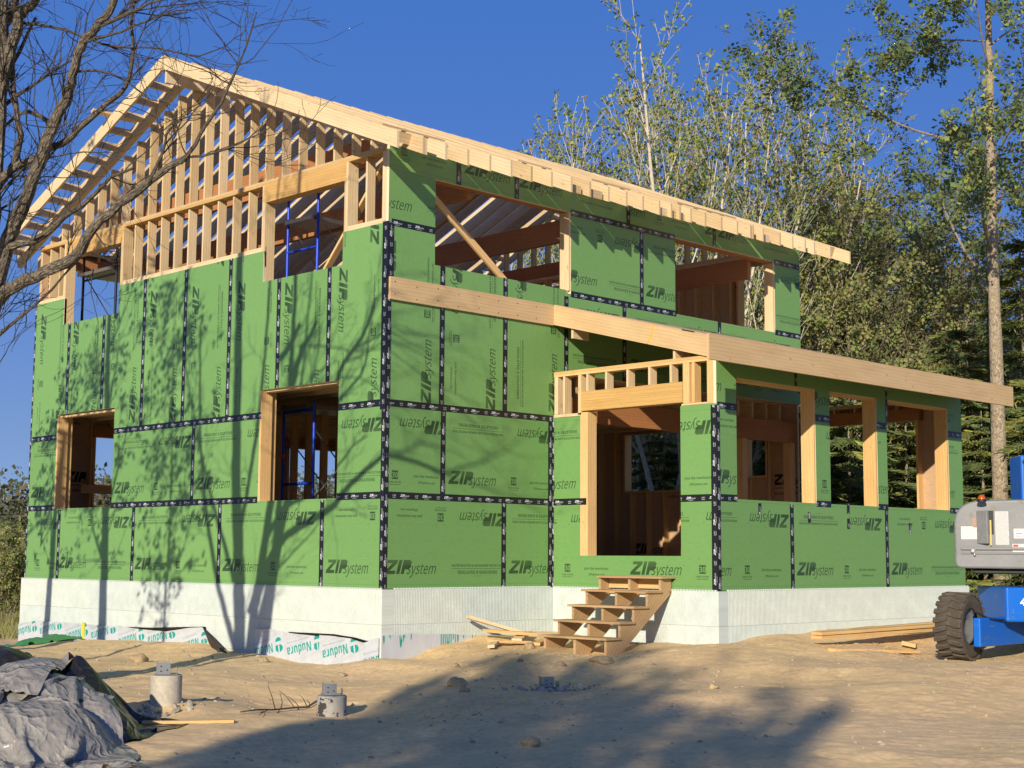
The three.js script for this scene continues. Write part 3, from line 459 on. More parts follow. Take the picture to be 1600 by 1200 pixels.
const steps = (() => { const r = mulberry(91), list = []; const walk = (a, b, n) => { const dx = (b[0] - a[0]) / n, dz = (b[1] - a[1]) / n, l = Math.hypot(dx, dz); for (let i = 0; i < n; i++) { const s = (i % 2 ? 1 : -1) * 0.11; list.push([a[0] + dx * i - dz / l * s + (r() - 0.5) * 0.12, a[1] + dz * i + dx / l * s + (r() - 0.5) * 0.12, Math.atan2(dz, dx) + (r() - 0.5) * 0.4]); } }; walk([-9, 10.5], [1.2, 2.4], 19); walk([-7, 8.5], [-3.4, 3.4], 8); walk([-4, 8], [4.5, 4.8], 14); walk([1.6, 2.8], [5.2, 4.2], 6); walk([-2.6, 2.4], [-4.2, 1.6], 4); walk([-3, 9], [-0.4, 4.4], 8); return list; })();
function baseHeight(x, z) {
  let s = 0, w = 0; for (const [cx, cz, h] of CTRL) { const d2 = (x - cx) ** 2 + (z - cz) ** 2, k = 1 / Math.pow(d2 + 0.05, 1.6); s += k * h; w += k; }
  const r = Math.hypot(x - 2, z + 2), out = smooth(18, 60, r);
  let h = s / w; h = h * (1 - out) + out * (-1.25 + 0.5 * fbm(x / 30, z / 30, 3)); return h - smooth(60, 200, r) * 3 * (x < 10 && z < -20 ? 1 : 0.2);
}
function groundY(x, z) {
  let h = baseHeight(x, z); const near = 1 - smooth(14, 30, Math.hypot(x, z - 4));
  h += near * (0.10 * fbm(x * 0.55, z * 0.55, 1.3) + 0.022 * fbm(x * 2.1, z * 2.1, 7) + 0.011 * fbm(x * 7, z * 7, 2, 3));
  for (const t of tracks) for (let i = 0; i + 1 < t.length; i++) { const [d] = segDist(x, z, t[i], t[i + 1]); if (d < 0.3) h -= 0.009 * smooth(0.24, 0.1, d) * (1 + 0.45 * Math.sin((x * 1.1 - z + (d > 0.07 ? 0.1 : 0)) * 22) + pn.noise(x * 3, z * 3, 8)); }
  if (near > 0) for (const [sx, sz, a] of steps) { const dx = x - sx, dz = z - sz; if (dx * dx + dz * dz > 0.06) continue; const u = (dx * Math.cos(a) + dz * Math.sin(a)) / 0.15, v = (-dx * Math.sin(a) + dz * Math.cos(a)) / 0.055, q = u * u + v * v; h += q < 1 ? -0.016 * (1 - q * q) : 0.006 * Math.exp(-(q - 1) * 2.2); }
  return h;
}
{
  const N = 620, axis = (c, fine) => Array.from({ length: N + 1 }, (_, i) => { const u = i / N * 2 - 1, a = Math.abs(u), f = 0.82; return c + Math.sign(u) * (a < f ? fine * a / f : fine + (Math.exp((a - f) / (1 - f) * 4.2) - 1) * 6.6); });
  const xs = axis(-0.5, 11), zs = axis(3, 12), pos = [], uv = [], col = [], idx = [];
  for (let j = 0; j <= N; j++) for (let i = 0; i <= N; i++) {
    const x = xs[i], z = zs[j]; pos.push(x, groundY(x, z), z); uv.push(x / 5, z / 5);
    const n = fbm(x * 0.35, z * 0.35, 11), m = fbm(x * 1.4, z * 1.4, 5), r = Math.hypot(x - 2, z + 1), g = smooth(-0.15, 0.2, fbm(x * 0.2, z * 0.2, 30) + (r - 15) * 0.07);
    const d = 0.98 + 0.16 * n + 0.12 * m, soil = [d, d * (0.985 + 0.05 * m), d * (0.96 + 0.08 * n)], turf = [0.52 + 0.4 * m, 0.62 + 0.4 * m, 0.30 + 0.2 * m];
    for (let c = 0; c < 3; c++) col.push(soil[c] + (turf[c] - soil[c]) * g);
    if (i && j) { const b = j * (N + 1) + i, a = b - 1, c = b - N - 1, e = c - 1; idx.push(e, a, b, e, b, c); }
  }
  const g = new THREE.BufferGeometry(); g.setAttribute('position', new THREE.Float32BufferAttribute(pos, 3)); g.setAttribute('uv', new THREE.Float32BufferAttribute(uv, 2)); g.setAttribute('color', new THREE.Float32BufferAttribute(col, 3)); g.setIndex(idx); g.computeVertexNormals();
  const grain = (u, v) => tfbm(u, v, 90, 3, 2), clod = (u, v) => tfbm(u, v, 24, 4, 6), wide = (u, v) => tfbm(u, v, 5, 4, 1);
  const soilTex = dataTex(1024, 1024, (u, v) => { const a = grain(u, v), b = clod(u, v), c = wide(u, v), k = 1 + 0.18 * a + 0.12 * b + 0.10 * c; return [213 * k, 184 * k, 136 * k - 6 * c]; });
  const soilBump = dataTex(1024, 1024, (u, v) => { const k = 128 + 90 * grain(u, v) + 130 * clod(u, v); return [k, k, k]; }, false);
  const m = mesh('ground', g, std({ map: soilTex, vertexColors: true, bumpMap: soilBump, bumpScale: 0.007, roughness: 0.97 }), scene); m.userData.kind = 'structure';
}
// small stones and clods
{
  const shape = new THREE.IcosahedronGeometry(1, 1), p = shape.attributes.position; for (let i = 0; i < p.count; i++) { const v = V(p.getX(i), p.getY(i), p.getZ(i)), k = 0.8 + 0.35 * pn.noise(v.x * 1.4 + 5, v.y * 1.4, v.z * 1.4); p.setXYZ(i, v.x * k, v.y * k * 0.7, v.z * k * 0.9); } shape.computeVertexNormals();
  const rr = mulberry(21), n = 7600, im = new THREE.InstancedMesh(shape, std({ color: 0xffffff, roughness: 0.95 }), n), M = new THREE.Matrix4(), q = new THREE.Quaternion(), c = new THREE.Color(); im.name = 'pebbles'; let k = 0;
  while (k < n) {
    const x = -13 + 24 * rr(), z = -9 + 23 * rr(), near = k % 3 === 0; if (x > -0.1 && z < 0.1 || x > XB - 0.1 && z < ZB + 0.1) continue;
    if (!near && fbm(x * 0.6, z * 0.6, 40) < -0.06) continue;
    const s = 0.005 + 0.034 * Math.pow(rr(), 4.2), y = groundY(x, z) - s * 0.1; q.setFromEuler(new THREE.Euler(rr() * 6, rr() * 6, rr() * 6)); im.setMatrixAt(k, M.compose(V(x, y, z), q, V(s, s, s)));
    const t = 0.7 + 0.6 * rr(); im.setColorAt(k, c.setRGB(0.34 * t, 0.28 * t, 0.20 * t)); k++;
  }
  im.castShadow = im.receiveShadow = true; im.userData = { kind: 'stuff', label: 'loose pebbles and clods scattered over the dirt', category: 'pebbles' }; scene.add(im);
}
// rocks one can pick out
const ROCK = [0xa58f6c, 0x9c8a70, 0xb09a74].map((c) => std({ color: c, roughness: 0.95, bumpMap: dataTex(128, 128, (u, v) => { const k = 128 + 120 * tfbm(u, v, 8, 4, c % 7); return [k, k, k]; }, false), bumpScale: 0.02 }));
[[218, 1034, 0.11, 'pale angular rock on the dirt bank before the printed foil'], [410, 1034, 0.07, 'small pale stone at the foot of the black torn membrane'], [714, 1072, 0.095, 'grey rock in the sun left of the half buried pier'], [727, 1080, 0.045, 'pebble sized stone beside the grey rock left of the buried pier'], [813, 1033, 0.035, 'small stone between the foundation and the half buried pier'], [943, 1036, 0.085, 'flat tan stone in front of the wooden stairs'], [828, 1013, 0.075, 'round stone at the end of the offcut by the stairs'], [876, 1040, 0.05, 'thin upright stone chip below the bottom stair'], [830, 1166, 0.075, 'pale wedge shaped stone alone in the shadowed foreground'], [711, 1042, 0.04, 'little tan stone on the bare slope below the corner'], [535, 1057, 0.05, 'little stone upslope of the black stained pier'], [1115, 1076, 0.05, 'low stone in the sunlit dirt right of the long shadow'], [930, 1034, 0.06, 'grey stone under the lowest corner of the stairs'], [80, 1183, 0.06, 'white chip of concrete at the front edge of the tarp']].forEach(([px, py, s, label], i) => {
  let d = ray(px, py), t = 10; for (let k = 0; k < 4000; k++) { const p = d.clone().multiplyScalar(t).add(EYE); if (p.y < groundY(p.x, p.z)) break; t += 0.005; }
  const p = d.multiplyScalar(t).add(EYE), g = new THREE.IcosahedronGeometry(s, 3), a = g.attributes.position, sc = [1.25, 0.7, 0.95];
  for (let k = 0; k < a.count; k++) { const v = V(a.getX(k), a.getY(k), a.getZ(k)).divideScalar(s), f = 1 + 0.5 * pn.noise(v.x * 1.1 + i * 3, v.y * 1.1, v.z * 1.1) + 0.12 * pn.noise(v.x * 4, v.y * 4 + i, v.z * 4); v.multiplyScalar(s * f); v.y = Math.max(v.y, -0.5 * s); a.setXYZ(k, v.x * sc[0], v.y * sc[1], v.z * sc[2]); }
  const m = mesh(numbered('rock'), mergeVertices(g.deleteAttribute('normal').deleteAttribute('uv')), ROCK[i % 3], scene); m.geometry.computeVertexNormals(); { const P = m.geometry.attributes.position, uv = []; for (let k = 0; k < P.count; k++) uv.push(P.getX(k) * 5 + P.getY(k) * 2, P.getZ(k) * 5 + P.getY(k) * 3); m.geometry.setAttribute('uv', new THREE.Float32BufferAttribute(uv, 2)); }
  m.position.set(p.x, groundY(p.x, p.z) + s * 0.28, p.z); m.rotation.y = i * 1.7; tag(m, label, 'rock');
});

// ---------------------------------------------------------------- trees
const barkTex = (base, dark, seed, plates) => dataTex(256, 512, (u, v) => { const a = tfbm(u, v, 9, 3, seed), b = tfbm((u * 2) % 1, v, plates, 3, seed + 3), k = clamp(0.5 + 1.5 * b + 0.7 * a); return base.map((c, i) => c + (dark[i] - c) * k); });
const BARK = std({ map: barkTex([146, 134, 116], [44, 38, 32], 3, 22), bumpMap: dataTex(256, 512, (u, v) => { const k = 128 + 200 * tfbm(u, v, 14, 3, 6); return [k, k, k]; }, false), bumpScale: 0.03, roughness: 0.95 });
const PALEBARK = std({ map: barkTex([228, 220, 202], [156, 142, 122], 5, 20), roughness: 0.9 });
const GREYBARK = std({ map: barkTex([176, 162, 140], [96, 84, 70], 8, 16), roughness: 0.95 });
const leafMat = (r, g, b) => new THREE.MeshPhysicalMaterial({ color: new THREE.Color().setRGB(r, g, b), roughness: 0.9, transmission: 0.3, thickness: 0, side: THREE.DoubleSide });
const LEAF = leafMat(1, 1, 1), NEEDLE = std({ color: 0xffffff, roughness: 0.9, side: THREE.DoubleSide });
function leafCluster(n, size, spread, seed) {
  const r = mulberry(seed), pos = [], idx = [];
  for (let i = 0; i < n; i++) {
    const c = V((r() - 0.5), (r() - 0.5), (r() - 0.5)).multiplyScalar(2 * spread), q = new THREE.Quaternion().setFromEuler(new THREE.Euler(r() * 6.28, r() * 6.28, r() * 6.28)), s = size * (0.7 + 0.6 * r()), b = pos.length / 3;
    for (const [x, y, z] of [[0, 0, 0], [0.42, 0.45, 0.1], [0, 1, 0], [-0.42, 0.45, 0.1]]) { const v = V(x * s, (y - 0.5) * s, z * s).applyQuaternion(q).add(c); pos.push(v.x, v.y, v.z); }
    idx.push(b, b + 1, b + 2, b, b + 2, b + 3);
  }
  const g = new THREE.BufferGeometry(); g.setAttribute('position', new THREE.Float32BufferAttribute(pos, 3)); g.setIndex(idx); g.computeVertexNormals(); return g;
}
// a woody plant: returns one merged wood geometry and the places of its leaves
function grow(o) {
  const r = mulberry(o.seed), wood = [], tips = [];
  const branch = (p0, d0, len, rad, level) => {
    const n = Math.max(3, Math.round(len / (level === 0 ? o.step ?? 0.55 : level === 1 ? 0.4 : 0.25))), pts = [p0.clone()], d = d0.clone(), seg = len / n, wob = (level === 0 ? o.wob0 ?? 0.06 : o.wob ?? 0.16);
    for (let i = 0; i < n; i++) { d.add(V((r() - 0.5) * wob, (r() - 0.5) * wob, (r() - 0.5) * wob)); d.y += (level ? o.up ?? 0.1 : o.up0 ?? 0.3 * (o.up ?? 0.1)) * seg; d.normalize(); pts.push(pts[pts.length - 1].clone().addScaledVector(d, seg)); }
    const tipR = Math.max(o.twig ?? 0.004, rad * (level === 0 ? 0.15 : 0.2)), sides = [o.sides ?? 9, 6, 4, 3, 3][level];
    wood.push(tube(pts, rad, tipR, sides, level < 2 ? 0.12 : 0, o.seed + level));
    if (level >= (o.leafFrom ?? 2)) for (let i = 1; i < pts.length; i++) if (r() < (o.leafy ?? 0.8)) tips.push(pts[i].clone());
    if (level >= o.levels) return;
    const count = o.kids[level], from = o.clear?.[level] ?? 0.25;
    for (let k = 0; k < count; k++) {
      const f = from + (1 - from) * (k + r() * 0.9) / count, i = Math.min(pts.length - 2, Math.floor(f * n)), at = pts[i].clone().lerp(pts[i + 1], r()), t = pts[i + 1].clone().sub(pts[i]).normalize();
      const az = k * 2.4 + r() * 1.2, side = Math.abs(t.y) < 0.95 ? t.clone().cross(V(0, 1, 0)).normalize() : V(1, 0, 0), oth = t.clone().cross(side), ang = (o.angle?.[level] ?? 0.75) * (0.7 + 0.6 * r());
      const nd = t.clone().multiplyScalar(Math.cos(ang)).addScaledVector(side, Math.sin(ang) * Math.cos(az)).addScaledVector(oth, Math.sin(ang) * Math.sin(az)).normalize();
      const cr = (rad + (tipR - rad) * f), cl = o.len[level] * (level === 0 ? (1 - 0.62 * (f - from) / (1 - from)) : (1 - 0.5 * f)) * (0.7 + 0.6 * r());
      branch(at, nd, cl, Math.max(o.twig ?? 0.004, cr * (o.thin?.[level] ?? 0.5)), level + 1);
    }
  };
  for (const s of o.stems ?? [[0, 0, 0, o.lean?.[0] ?? 0, o.lean?.[1] ?? 0, o.height, o.radius]]) branch(V(s[0], s[1], s[2]), V(s[3], 1, s[4]).normalize(), s[5], s[6], 0);
  return { wood: merged(wood), tips };
}
function leaves(tips, cluster, per, spread, tint, seed, size = 1) {
  const r = mulberry(seed), im = new THREE.InstancedMesh(cluster, LEAF, tips.length * per), M = new THREE.Matrix4(), q = new THREE.Quaternion(), c = new THREE.Color(); im.name = 'crown'; let k = 0;
  for (const p of tips) for (let i = 0; i < per; i++) { q.setFromEuler(new THREE.Euler(r() * 6.28, r() * 6.28, r() * 6.28)); const s = size * (0.7 + 0.6 * r()); im.setMatrixAt(k, M.compose(V(p.x + (r() - 0.5) * spread, p.y + (r() - 0.5) * spread, p.z + (r() - 0.5) * spread), q, V(s, s, s))); const t = tint(r); im.setColorAt(k++, c.setRGB(t[0], t[1], t[2])); }
  im.castShadow = im.receiveShadow = true; im.userData.kind = 'stuff'; return im;
}
const spring = (r) => { const k = 1.0 + 0.9 * r(), w = r(); return w < 0.12 ? [0.20 * k, 0.16 * k, 0.05 * k] : w < 0.5 ? [0.19 * k, 0.21 * k, 0.04 * k] : [0.12 * k, 0.17 * k, 0.04 * k]; };
const greener = (r) => { const k = 1.0 + 0.8 * r(); return r() < 0.25 ? [0.2 * k, 0.22 * k, 0.05 * k] : [0.085 * k, 0.13 * k, 0.038 * k]; };
const rusty = (r) => { const k = 1.0 + 0.8 * r(), w = r(); return w < 0.4 ? [0.195 * k, 0.18 * k, 0.055 * k] : [0.15 * k, 0.185 * k, 0.045 * k]; };
const CL4 = leafCluster(5, 0.085, 0.10, 4), CL3 = leafCluster(4, 0.075, 0.07, 9), CLS = leafCluster(6, 0.075, 0.07, 12), MIDBARK = std({ map: barkTex([186, 172, 146], [112, 98, 80], 25, 24), bumpMap: BARK.bumpMap, bumpScale: 0.02, roughness: 0.95 });
function plant(name, wood, crown, bark, place, label, category, o = {}) {
  const g = thing(name, label, category, [place[0], (o.y ?? groundY(place[0], place[1])) - 0.06, place[1]], o.turn ?? 0, o.group);
  mesh('trunk', wood, bark, g); if (crown) g.add(crown); if (o.scale) g.scale.setScalar(o.scale); return g;
}
const again = (src, place, turn, scale, label, y) => { const c = src.clone(); c.name = numbered(src.name.replace(/_\d+$/, '')); scene.add(c); const sc = Array.isArray(scale) ? scale : [scale, scale, scale]; c.scale.set(...sc); c.position.set(place[0], (y ?? groundY(place[0], place[1])) - 0.06, place[1]); c.rotation.y = turn; c.userData = { ...src.userData, label }; return c; };
const spot = (px, d) => { const p = far(px, 870, d); return [p.x, p.z]; };

// --- right of the house: tall pale stems with thin spring leaves, spruces in front of and among them
const asc = { levels: 3, kids: [15, 8, 5], len: [4.6, 1.9, 0.8], angle: [0.62, 0.6, 0.7], thin: [0.42, 0.45, 0.5], clear: [0.28, 0.12, 0.1], up: 0.22, twig: 0.0045, leafFrom: 2, leafy: 0.5, wob: 0.13 };
const fan = (list) => list.map(([t, h, r], i) => [0.71 * t * 0.6, 0, 0.704 * t * 0.6 + (i % 2) * 0.15, 0.71 * t + (i % 3 - 1) * 0.12, 0.704 * t - (i % 3 - 1) * 0.12, h, r]);
const fanned = { ...asc, levels: 2, leafFrom: 1, len: [3.3, 1.1], angle: [0.55, 0.5, 0.6], up: 0.24, up0: 0.02, clear: [0.3, 0.1, 0.1], leafy: 0.85, kids: [17, 8] };
const A1 = grow({ ...fanned, seed: 101, stems: fan([[-0.03, 13.0, 0.12], [0.17, 11.6, 0.085], [-0.2, 11.6, 0.08], [0.3, 10.2, 0.07]]) });
const A2 = grow({ ...fanned, seed: 137, stems: fan([[-0.36, 9.4, 0.07], [-0.2, 11.0, 0.085], [0.0, 11.8, 0.1], [0.18, 11.2, 0.085], [0.36, 10.2, 0.07]]) });
const A3 = grow({ ...asc, seed: 171, kids: [18, 8, 5], len: [3.2, 1.5, 0.7], stems: [[0, 0, 0, 0.03, -0.02, 9.6, 0.09]], angle: [0.75, 0.7, 0.7] });
const TG = 'trees at the edge of the wood right of the house';
const tA = plant('aspen_tree', A1.wood, leaves(A1.tips, CLS, 1, 0.1, spring, 1, 1.15), PALEBARK, spot(1075, 34), 'tall pale stemmed tree rising behind the middle of the eave', 'tree', { group: TG });
const tB = plant('aspen_tree', A2.wood, leaves(A2.tips, CLS, 1, 0.1, spring, 2, 1.15), PALEBARK, spot(1005, 36), 'fan shaped many stemmed tree leftmost above the long eave', 'tree', { group: TG, scale: 1.1 });
const tC = plant('maple_tree', A3.wood, leaves(A3.tips.filter((_, i) => i % 10 < 8), CL4, 1, 0.2, rusty, 3, 1.1), GREYBARK, spot(1310, 37), 'rusty leaved bushy tree beyond the far end of the main eave', 'tree', { group: TG });
again(tA, spot(1150, 36), 3.3, 1.04, 'tallest pale stemmed tree above the porch, second from the left');
again(tB, spot(1110, 37), 0.25, 1.14, 'broad fan shaped tree above the middle of the long eave'); again(tA, spot(985, 37), 2.9, 0.98, 'slim pale tree at the left of the group above the long eave');
again(tB, spot(1215, 38), 3.1, 1.12, 'forked pale tree spreading over the far end of the eave');
again(tA, spot(1255, 39), 4.0, 0.86, 'slender pale tree just right of the eave tip');
again(tB, spot(1345, 41), 1.2, 0.80, 'thin forked tree far behind the rusty leaved tree');
again(tC, spot(1400, 38), 1.9, [1.05, 0.98, 1.05], 'brownish bushy tree in the middle of the gap right of the roof');
again(tC, spot(1475, 39), 3.3, [1.1, 1.05, 1.1], 'bushy olive tree just left of the tall straight trunk');
again(tA, spot(1445, 44), 5.2, 0.82, 'slim pale trunk seen deep in the gap behind the bushy trees');
again(tC, spot(1585, 40), 4.4, [1.1, 0.95, 1.1], 'bushy tree behind the boom lift at the right edge');
again(tC, spot(1360, 34.5), 2.6, [0.9, 0.9, 0.9], 'near bushy tree rising over the right part of the porch roof'); again(tC, spot(1520, 35), 0.4, [0.95, 0.92, 0.95], 'bushy tree touching the tall straight trunk from the left'); again(tC, spot(1290, 35), 4.9, [0.85, 0.94, 0.85], 'bushy tree against the end wall of the upper storey'); again(tC, spot(1440, 36), 5.6, [0.9, 0.86, 0.9], 'bushy tree over the tip of the porch roof');
again(tC, spot(1230, 40), 5.0, [1.0, 0.92, 1.0], 'low bushy tree hidden behind the end of the upper storey');
{ // the tall straight trunk
  const s = grow({ seed: 211, levels: 3, kids: [13, 9, 5], len: [5.0, 2.0, 0.9], angle: [1.0, 0.7, 0.7], thin: [0.34, 0.42, 0.5], clear: [0.42, 0.25, 0.1], up: 0.05, twig: 0.005, leafFrom: 2, leafy: 0.85, wob: 0.22, wob0: 0.02, sides: 12, stems: [[0, 0, 0, -0.02, 0.0, 15.5, 0.175]] });
  plant('poplar_tree', s.wood, leaves(s.tips, CL4, 3, 0.24, greener, 7), MIDBARK, spot(1566, 29), 'tall straight pale trunk behind the boom lift with leaves high up', 'tree', { turn: 0.4 });
}
// spruces
function spruce(seed, height, spread) {
  const r = mulberry(seed), wood = [tube([V(0, 0, 0), V(0, height * 0.5, 0), V(0, height, 0)], height * 0.011, 0.01, 7)], M = new THREE.Matrix4(), q = new THREE.Quaternion(), mats = [], cols = [];
  for (let y = 0.5; y < height - 0.15; y += 0.26 * (0.8 + 0.4 * r())) {
    const f = y / height, L = spread * Math.pow(1 - f, 0.8) * (0.8 + 0.35 * r()) + 0.12, n = 5 + Math.floor(3 * r());
    for (let k = 0; k < n; k++) {
      const a = k / n * 6.28 + r() * 0.8, dx = Math.cos(a), dz = Math.sin(a), pts = [], m = Math.max(2, Math.ceil(L / 0.3)), l = L * (0.75 + 0.5 * r());
      for (let i = 0; i <= m; i++) { const t = i / m; pts.push(V(dx * l * t, y + (0.16 * t - 0.42 * t * t + 0.16 * t * t * t) * l, dz * l * t)); }
      wood.push(tube(pts, 0.014 * (1 - f) + 0.006, 0.003, 3));
      for (let i = 1; i <= m; i++) { const p = pts[i], t = i / m; q.setFromEuler(new THREE.Euler((r() - 0.5) * 0.5 - 0.15, -a + (r() - 0.5) * 0.5, (r() - 0.5) * 0.5 - 0.2, 'YXZ')); const s = 0.8 + 0.5 * r() + 0.25 * (1 - t); mats.push(M.compose(p, q, V(s, s, s)).clone()); const b = 0.9 + 1.0 * r(), w = r() < 0.35 ? 1 : 0; cols.push([(0.085 + 0.10 * w) * b, (0.115 + 0.075 * w) * b, (0.034 + 0.006 * w) * b]); }
    }
  }
  const im = new THREE.InstancedMesh(SPRAY, NEEDLE, mats.length), c = new THREE.Color(); im.name = 'crown'; mats.forEach((m, i) => { im.setMatrixAt(i, m); im.setColorAt(i, c.setRGB(...cols[i])); }); im.castShadow = im.receiveShadow = true; im.userData.kind = 'stuff';
  return { wood: merged(wood), crown: im };
}
const SPRAY = (() => { // a flat spray of twigs set with needles, pointing along +x
  const r = mulberry(3), pos = [], idx = [], blade = (a, b, w, up) => { const d = b.clone().sub(a).normalize(), s = d.clone().cross(V(up[0], up[1], up[2])).normalize().multiplyScalar(w), k = pos.length / 3; for (const v of [a.clone().sub(s), a.clone().add(s), b.clone().add(s.clone().multiplyScalar(0.35)), b.clone().sub(s.clone().multiplyScalar(0.35))]) pos.push(v.x, v.y, v.z); idx.push(k, k + 1, k + 2, k, k + 2, k + 3); };
  for (let i = 0; i < 9; i++) { const t = i / 9, side = i % 2 ? 1 : -1, a = V(-0.16 + 0.34 * t, 0, 0), b = a.clone().add(V(0.13, (r() - 0.6) * 0.05, side * 0.17 * (1 - 0.5 * t))); blade(a, b, 0.017, [0, 1, 0.2 * side]); blade(a, b.clone().add(V(0.02, 0.03, 0)), 0.014, [0.3, 0.2, 1]); for (let k = 0; k < 2; k++) { const c = a.clone().lerp(b, 0.4 + 0.4 * k); blade(c, c.clone().add(V(0.07, (r() - 0.5) * 0.05, side * 0.02 + (r() - 0.5) * 0.08)), 0.011, [0.1, 1, 0.1]); } }
  blade(V(-0.16, 0, 0), V(0.26, -0.01, 0), 0.02, [0, 1, 0]);
  const g = new THREE.BufferGeometry(); g.setAttribute('position', new THREE.Float32BufferAttribute(pos, 3)); g.setIndex(idx); g.computeVertexNormals(); return g;
})();
const SG = 'spruces behind the porch';
const S1 = spruce(5, 6.6, 1.9), S2 = spruce(9, 5.0, 1.8);
const sA = plant('spruce_tree', S1.wood, S1.crown, GREYBARK, spot(1500, 33), 'dark spruce directly left of the tall straight trunk', 'tree', { group: SG });
const sB = plant('spruce_tree', S2.wood, S2.crown, GREYBARK, spot(1330, 31), 'spruce filling the middle window of the porch', 'tree', { group: SG });
again(sA, spot(1610, 33), 2, [1.2, 1.32, 1.2], 'tall dark spruce at the right edge of the picture');
again(sB, spot(1420, 32), 1.1, [1.15, 1.0, 1.15], 'spruce filling the right window of the porch');
again(sB, spot(1540, 30), 2.3, [1.1, 0.86, 1.1], 'low spruce behind the base of the boom lift');
again(sB, spot(1275, 34), 3.3, [1.1, 1.05, 1.1], 'spruce rising behind the far end of the porch roof');
again(sA, spot(1370, 36), 0.7, [1.05, 0.86, 1.05], 'spruce standing between the two porch window spruces, farther back');
again(sA, spot(1450, 37), 4.1, [1.1, 0.9, 1.1], 'spruce far back between the porch roof tip and the tall trunk');
again(sA, spot(1560, 38), 5.1, [1.1, 0.95, 1.1], 'spruce far behind the tall straight trunk');
again(sB, spot(1640, 29), 5.6, [1.1, 0.95, 1.1], 'spruce just outside the right edge behind the lift');
again(sB, spot(1190, 37), 0.2, [1.1, 1, 1.1], 'spruce seen through the doorway and far openings');
again(sA, spot(1110, 38), 0.9, [1.2, 0.8, 1.2], 'spruce hidden behind the house, showing in the rear openings');
again(sB, spot(1030, 36), 1.9, [1.2, 0.9, 1.2], 'low spruce behind the house seen through the far window');
// far wood behind all that, and the low line of trees far off to the left
{
  const r = mulberry(88), pts = [], blob = leafCluster(26, 0.17, 0.6, 31);
  for (let i = 0; i < 260; i++) { const px = 880 + 1500 * r(), d = 46 + 34 * r(), s = spot(px, d), h = 7 + 4 * r(); for (let k = 0; k < 34; k++) pts.push([s[0] + (r() - 0.5) * 4, -1 + h * Math.pow(r(), 0.8), s[1] + (r() - 0.5) * 4, 0.8 + r()]); }
  for (let i = 0; i < 330; i++) { const px = -900 + 1500 * r(), d = 95 + 50 * r(), s = spot(px, d), h = 4.6 + 2.0 * r(), y0 = baseHeight(...s); for (let k = 0; k < 26; k++) pts.push([s[0] + (r() - 0.5) * 5, y0 + h * Math.pow(r(), 0.7), s[1] + (r() - 0.5) * 5, 1.2 + 1.2 * r()]); }
  const im = new THREE.InstancedMesh(blob, LEAF, pts.length), M = new THREE.Matrix4(), q = new THREE.Quaternion(), c = new THREE.Color(); pts.forEach((p, i) => { q.setFromEuler(new THREE.Euler(r() * 6, r() * 6, r() * 6)); im.setMatrixAt(i, M.compose(V(p[0], p[1], p[2]), q, V(p[3], p[3], p[3]))); const k = 0.7 + 0.6 * r(), b = r() < 0.45; im.setColorAt(i, b ? c.setRGB(0.15 * k, 0.125 * k, 0.06 * k) : c.setRGB(0.075 * k, 0.10 * k, 0.038 * k)); });
  im.name = 'far_wood'; im.userData = { kind: 'stuff', label: 'distant wood behind the clearing', category: 'wood' }; im.castShadow = im.receiveShadow = true; scene.add(im);
}
// brush at the left edge behind the house
{
  const bs = grow({ seed: 301, levels: 2, kids: [9, 7], len: [1.3, 0.6], angle: [0.5, 0.7], up: 0.2, clear: [0.2, 0.1], leafFrom: 1, leafy: 0.5, twig: 0.006, thin: [0.5, 0.5], sides: 5, stems: Array.from({ length: 7 }, (_, i) => [Math.cos(i * 2.4) * 0.3, 0, Math.sin(i * 2.4) * 0.3, Math.cos(i * 2.4) * 0.25, Math.sin(i * 2.4) * 0.25, 3.0 + (i % 3) * 0.5, 0.03]) });
  const b0 = plant('brush_shrub', bs.wood, leaves(bs.tips, CL4, 2, 0.3, rusty, 14, 1.3), GREYBARK, spot(12, 37), 'brown leaved brush nearest the left corner of the house', 'shrub', { group: 'brush left of the house', scale: 0.5 });
  again(b0, spot(-25, 39), 1, 0.5, 'brush clump at the very left edge behind the grass'); again(b0, spot(34, 42), 2, 0.55, 'brush clump tucked behind the house corner'); again(b0, spot(-5, 46), 3, 0.62, 'taller brush farther back at the left edge'); again(b0, spot(150, 44), 4, 0.3, 'brush glimpsed through the lower left window');
}
// grass in the rough at the left and along the wood
{
  const pos = [], idx = [], r = mulberry(66); for (let i = 0; i < 9; i++) { const a = r() * 6.28, l = 0.10 + 0.14 * r(), x = (r() - 0.5) * 0.1, z = (r() - 0.5) * 0.1, dx = Math.cos(a) * l * 0.5, dz = Math.sin(a) * l * 0.5, k = pos.length / 3; pos.push(x - 0.005, 0, z, x + 0.005, 0, z + 0.004, x + dx, l, z + dz); idx.push(k, k + 1, k + 2); }
  const g = new THREE.BufferGeometry(); g.setAttribute('position', new THREE.Float32BufferAttribute(pos, 3)); g.setIndex(idx); g.computeVertexNormals();
  const n = 14000, im = new THREE.InstancedMesh(g, NEEDLE, n), M = new THREE.Matrix4(), q = new THREE.Quaternion(), c = new THREE.Color(); let k = 0;
  while (k < n) { const left = k < 9000, x = left ? -9 + 18 * r() : 11 + 14 * r(), z = left ? -32 + 20 * r() : -12 + 18 * r(); if (left && z > -11.5) { continue; } q.setFromEuler(new THREE.Euler(0, r() * 6, 0)); const s = 0.7 + 0.9 * r(); im.setMatrixAt(k, M.compose(V(x, groundY(x, z) - 0.01, z), q, V(s, s, s))); const t = 0.7 + 0.6 * r(); im.setColorAt(k++, c.setRGB(0.20 * t, 0.20 * t, 0.065 * t)); }
  im.name = 'grass'; im.userData = { kind: 'stuff', label: 'rough dry grass beyond the dirt', category: 'grass' }; im.castShadow = im.receiveShadow = true; scene.add(im);
}

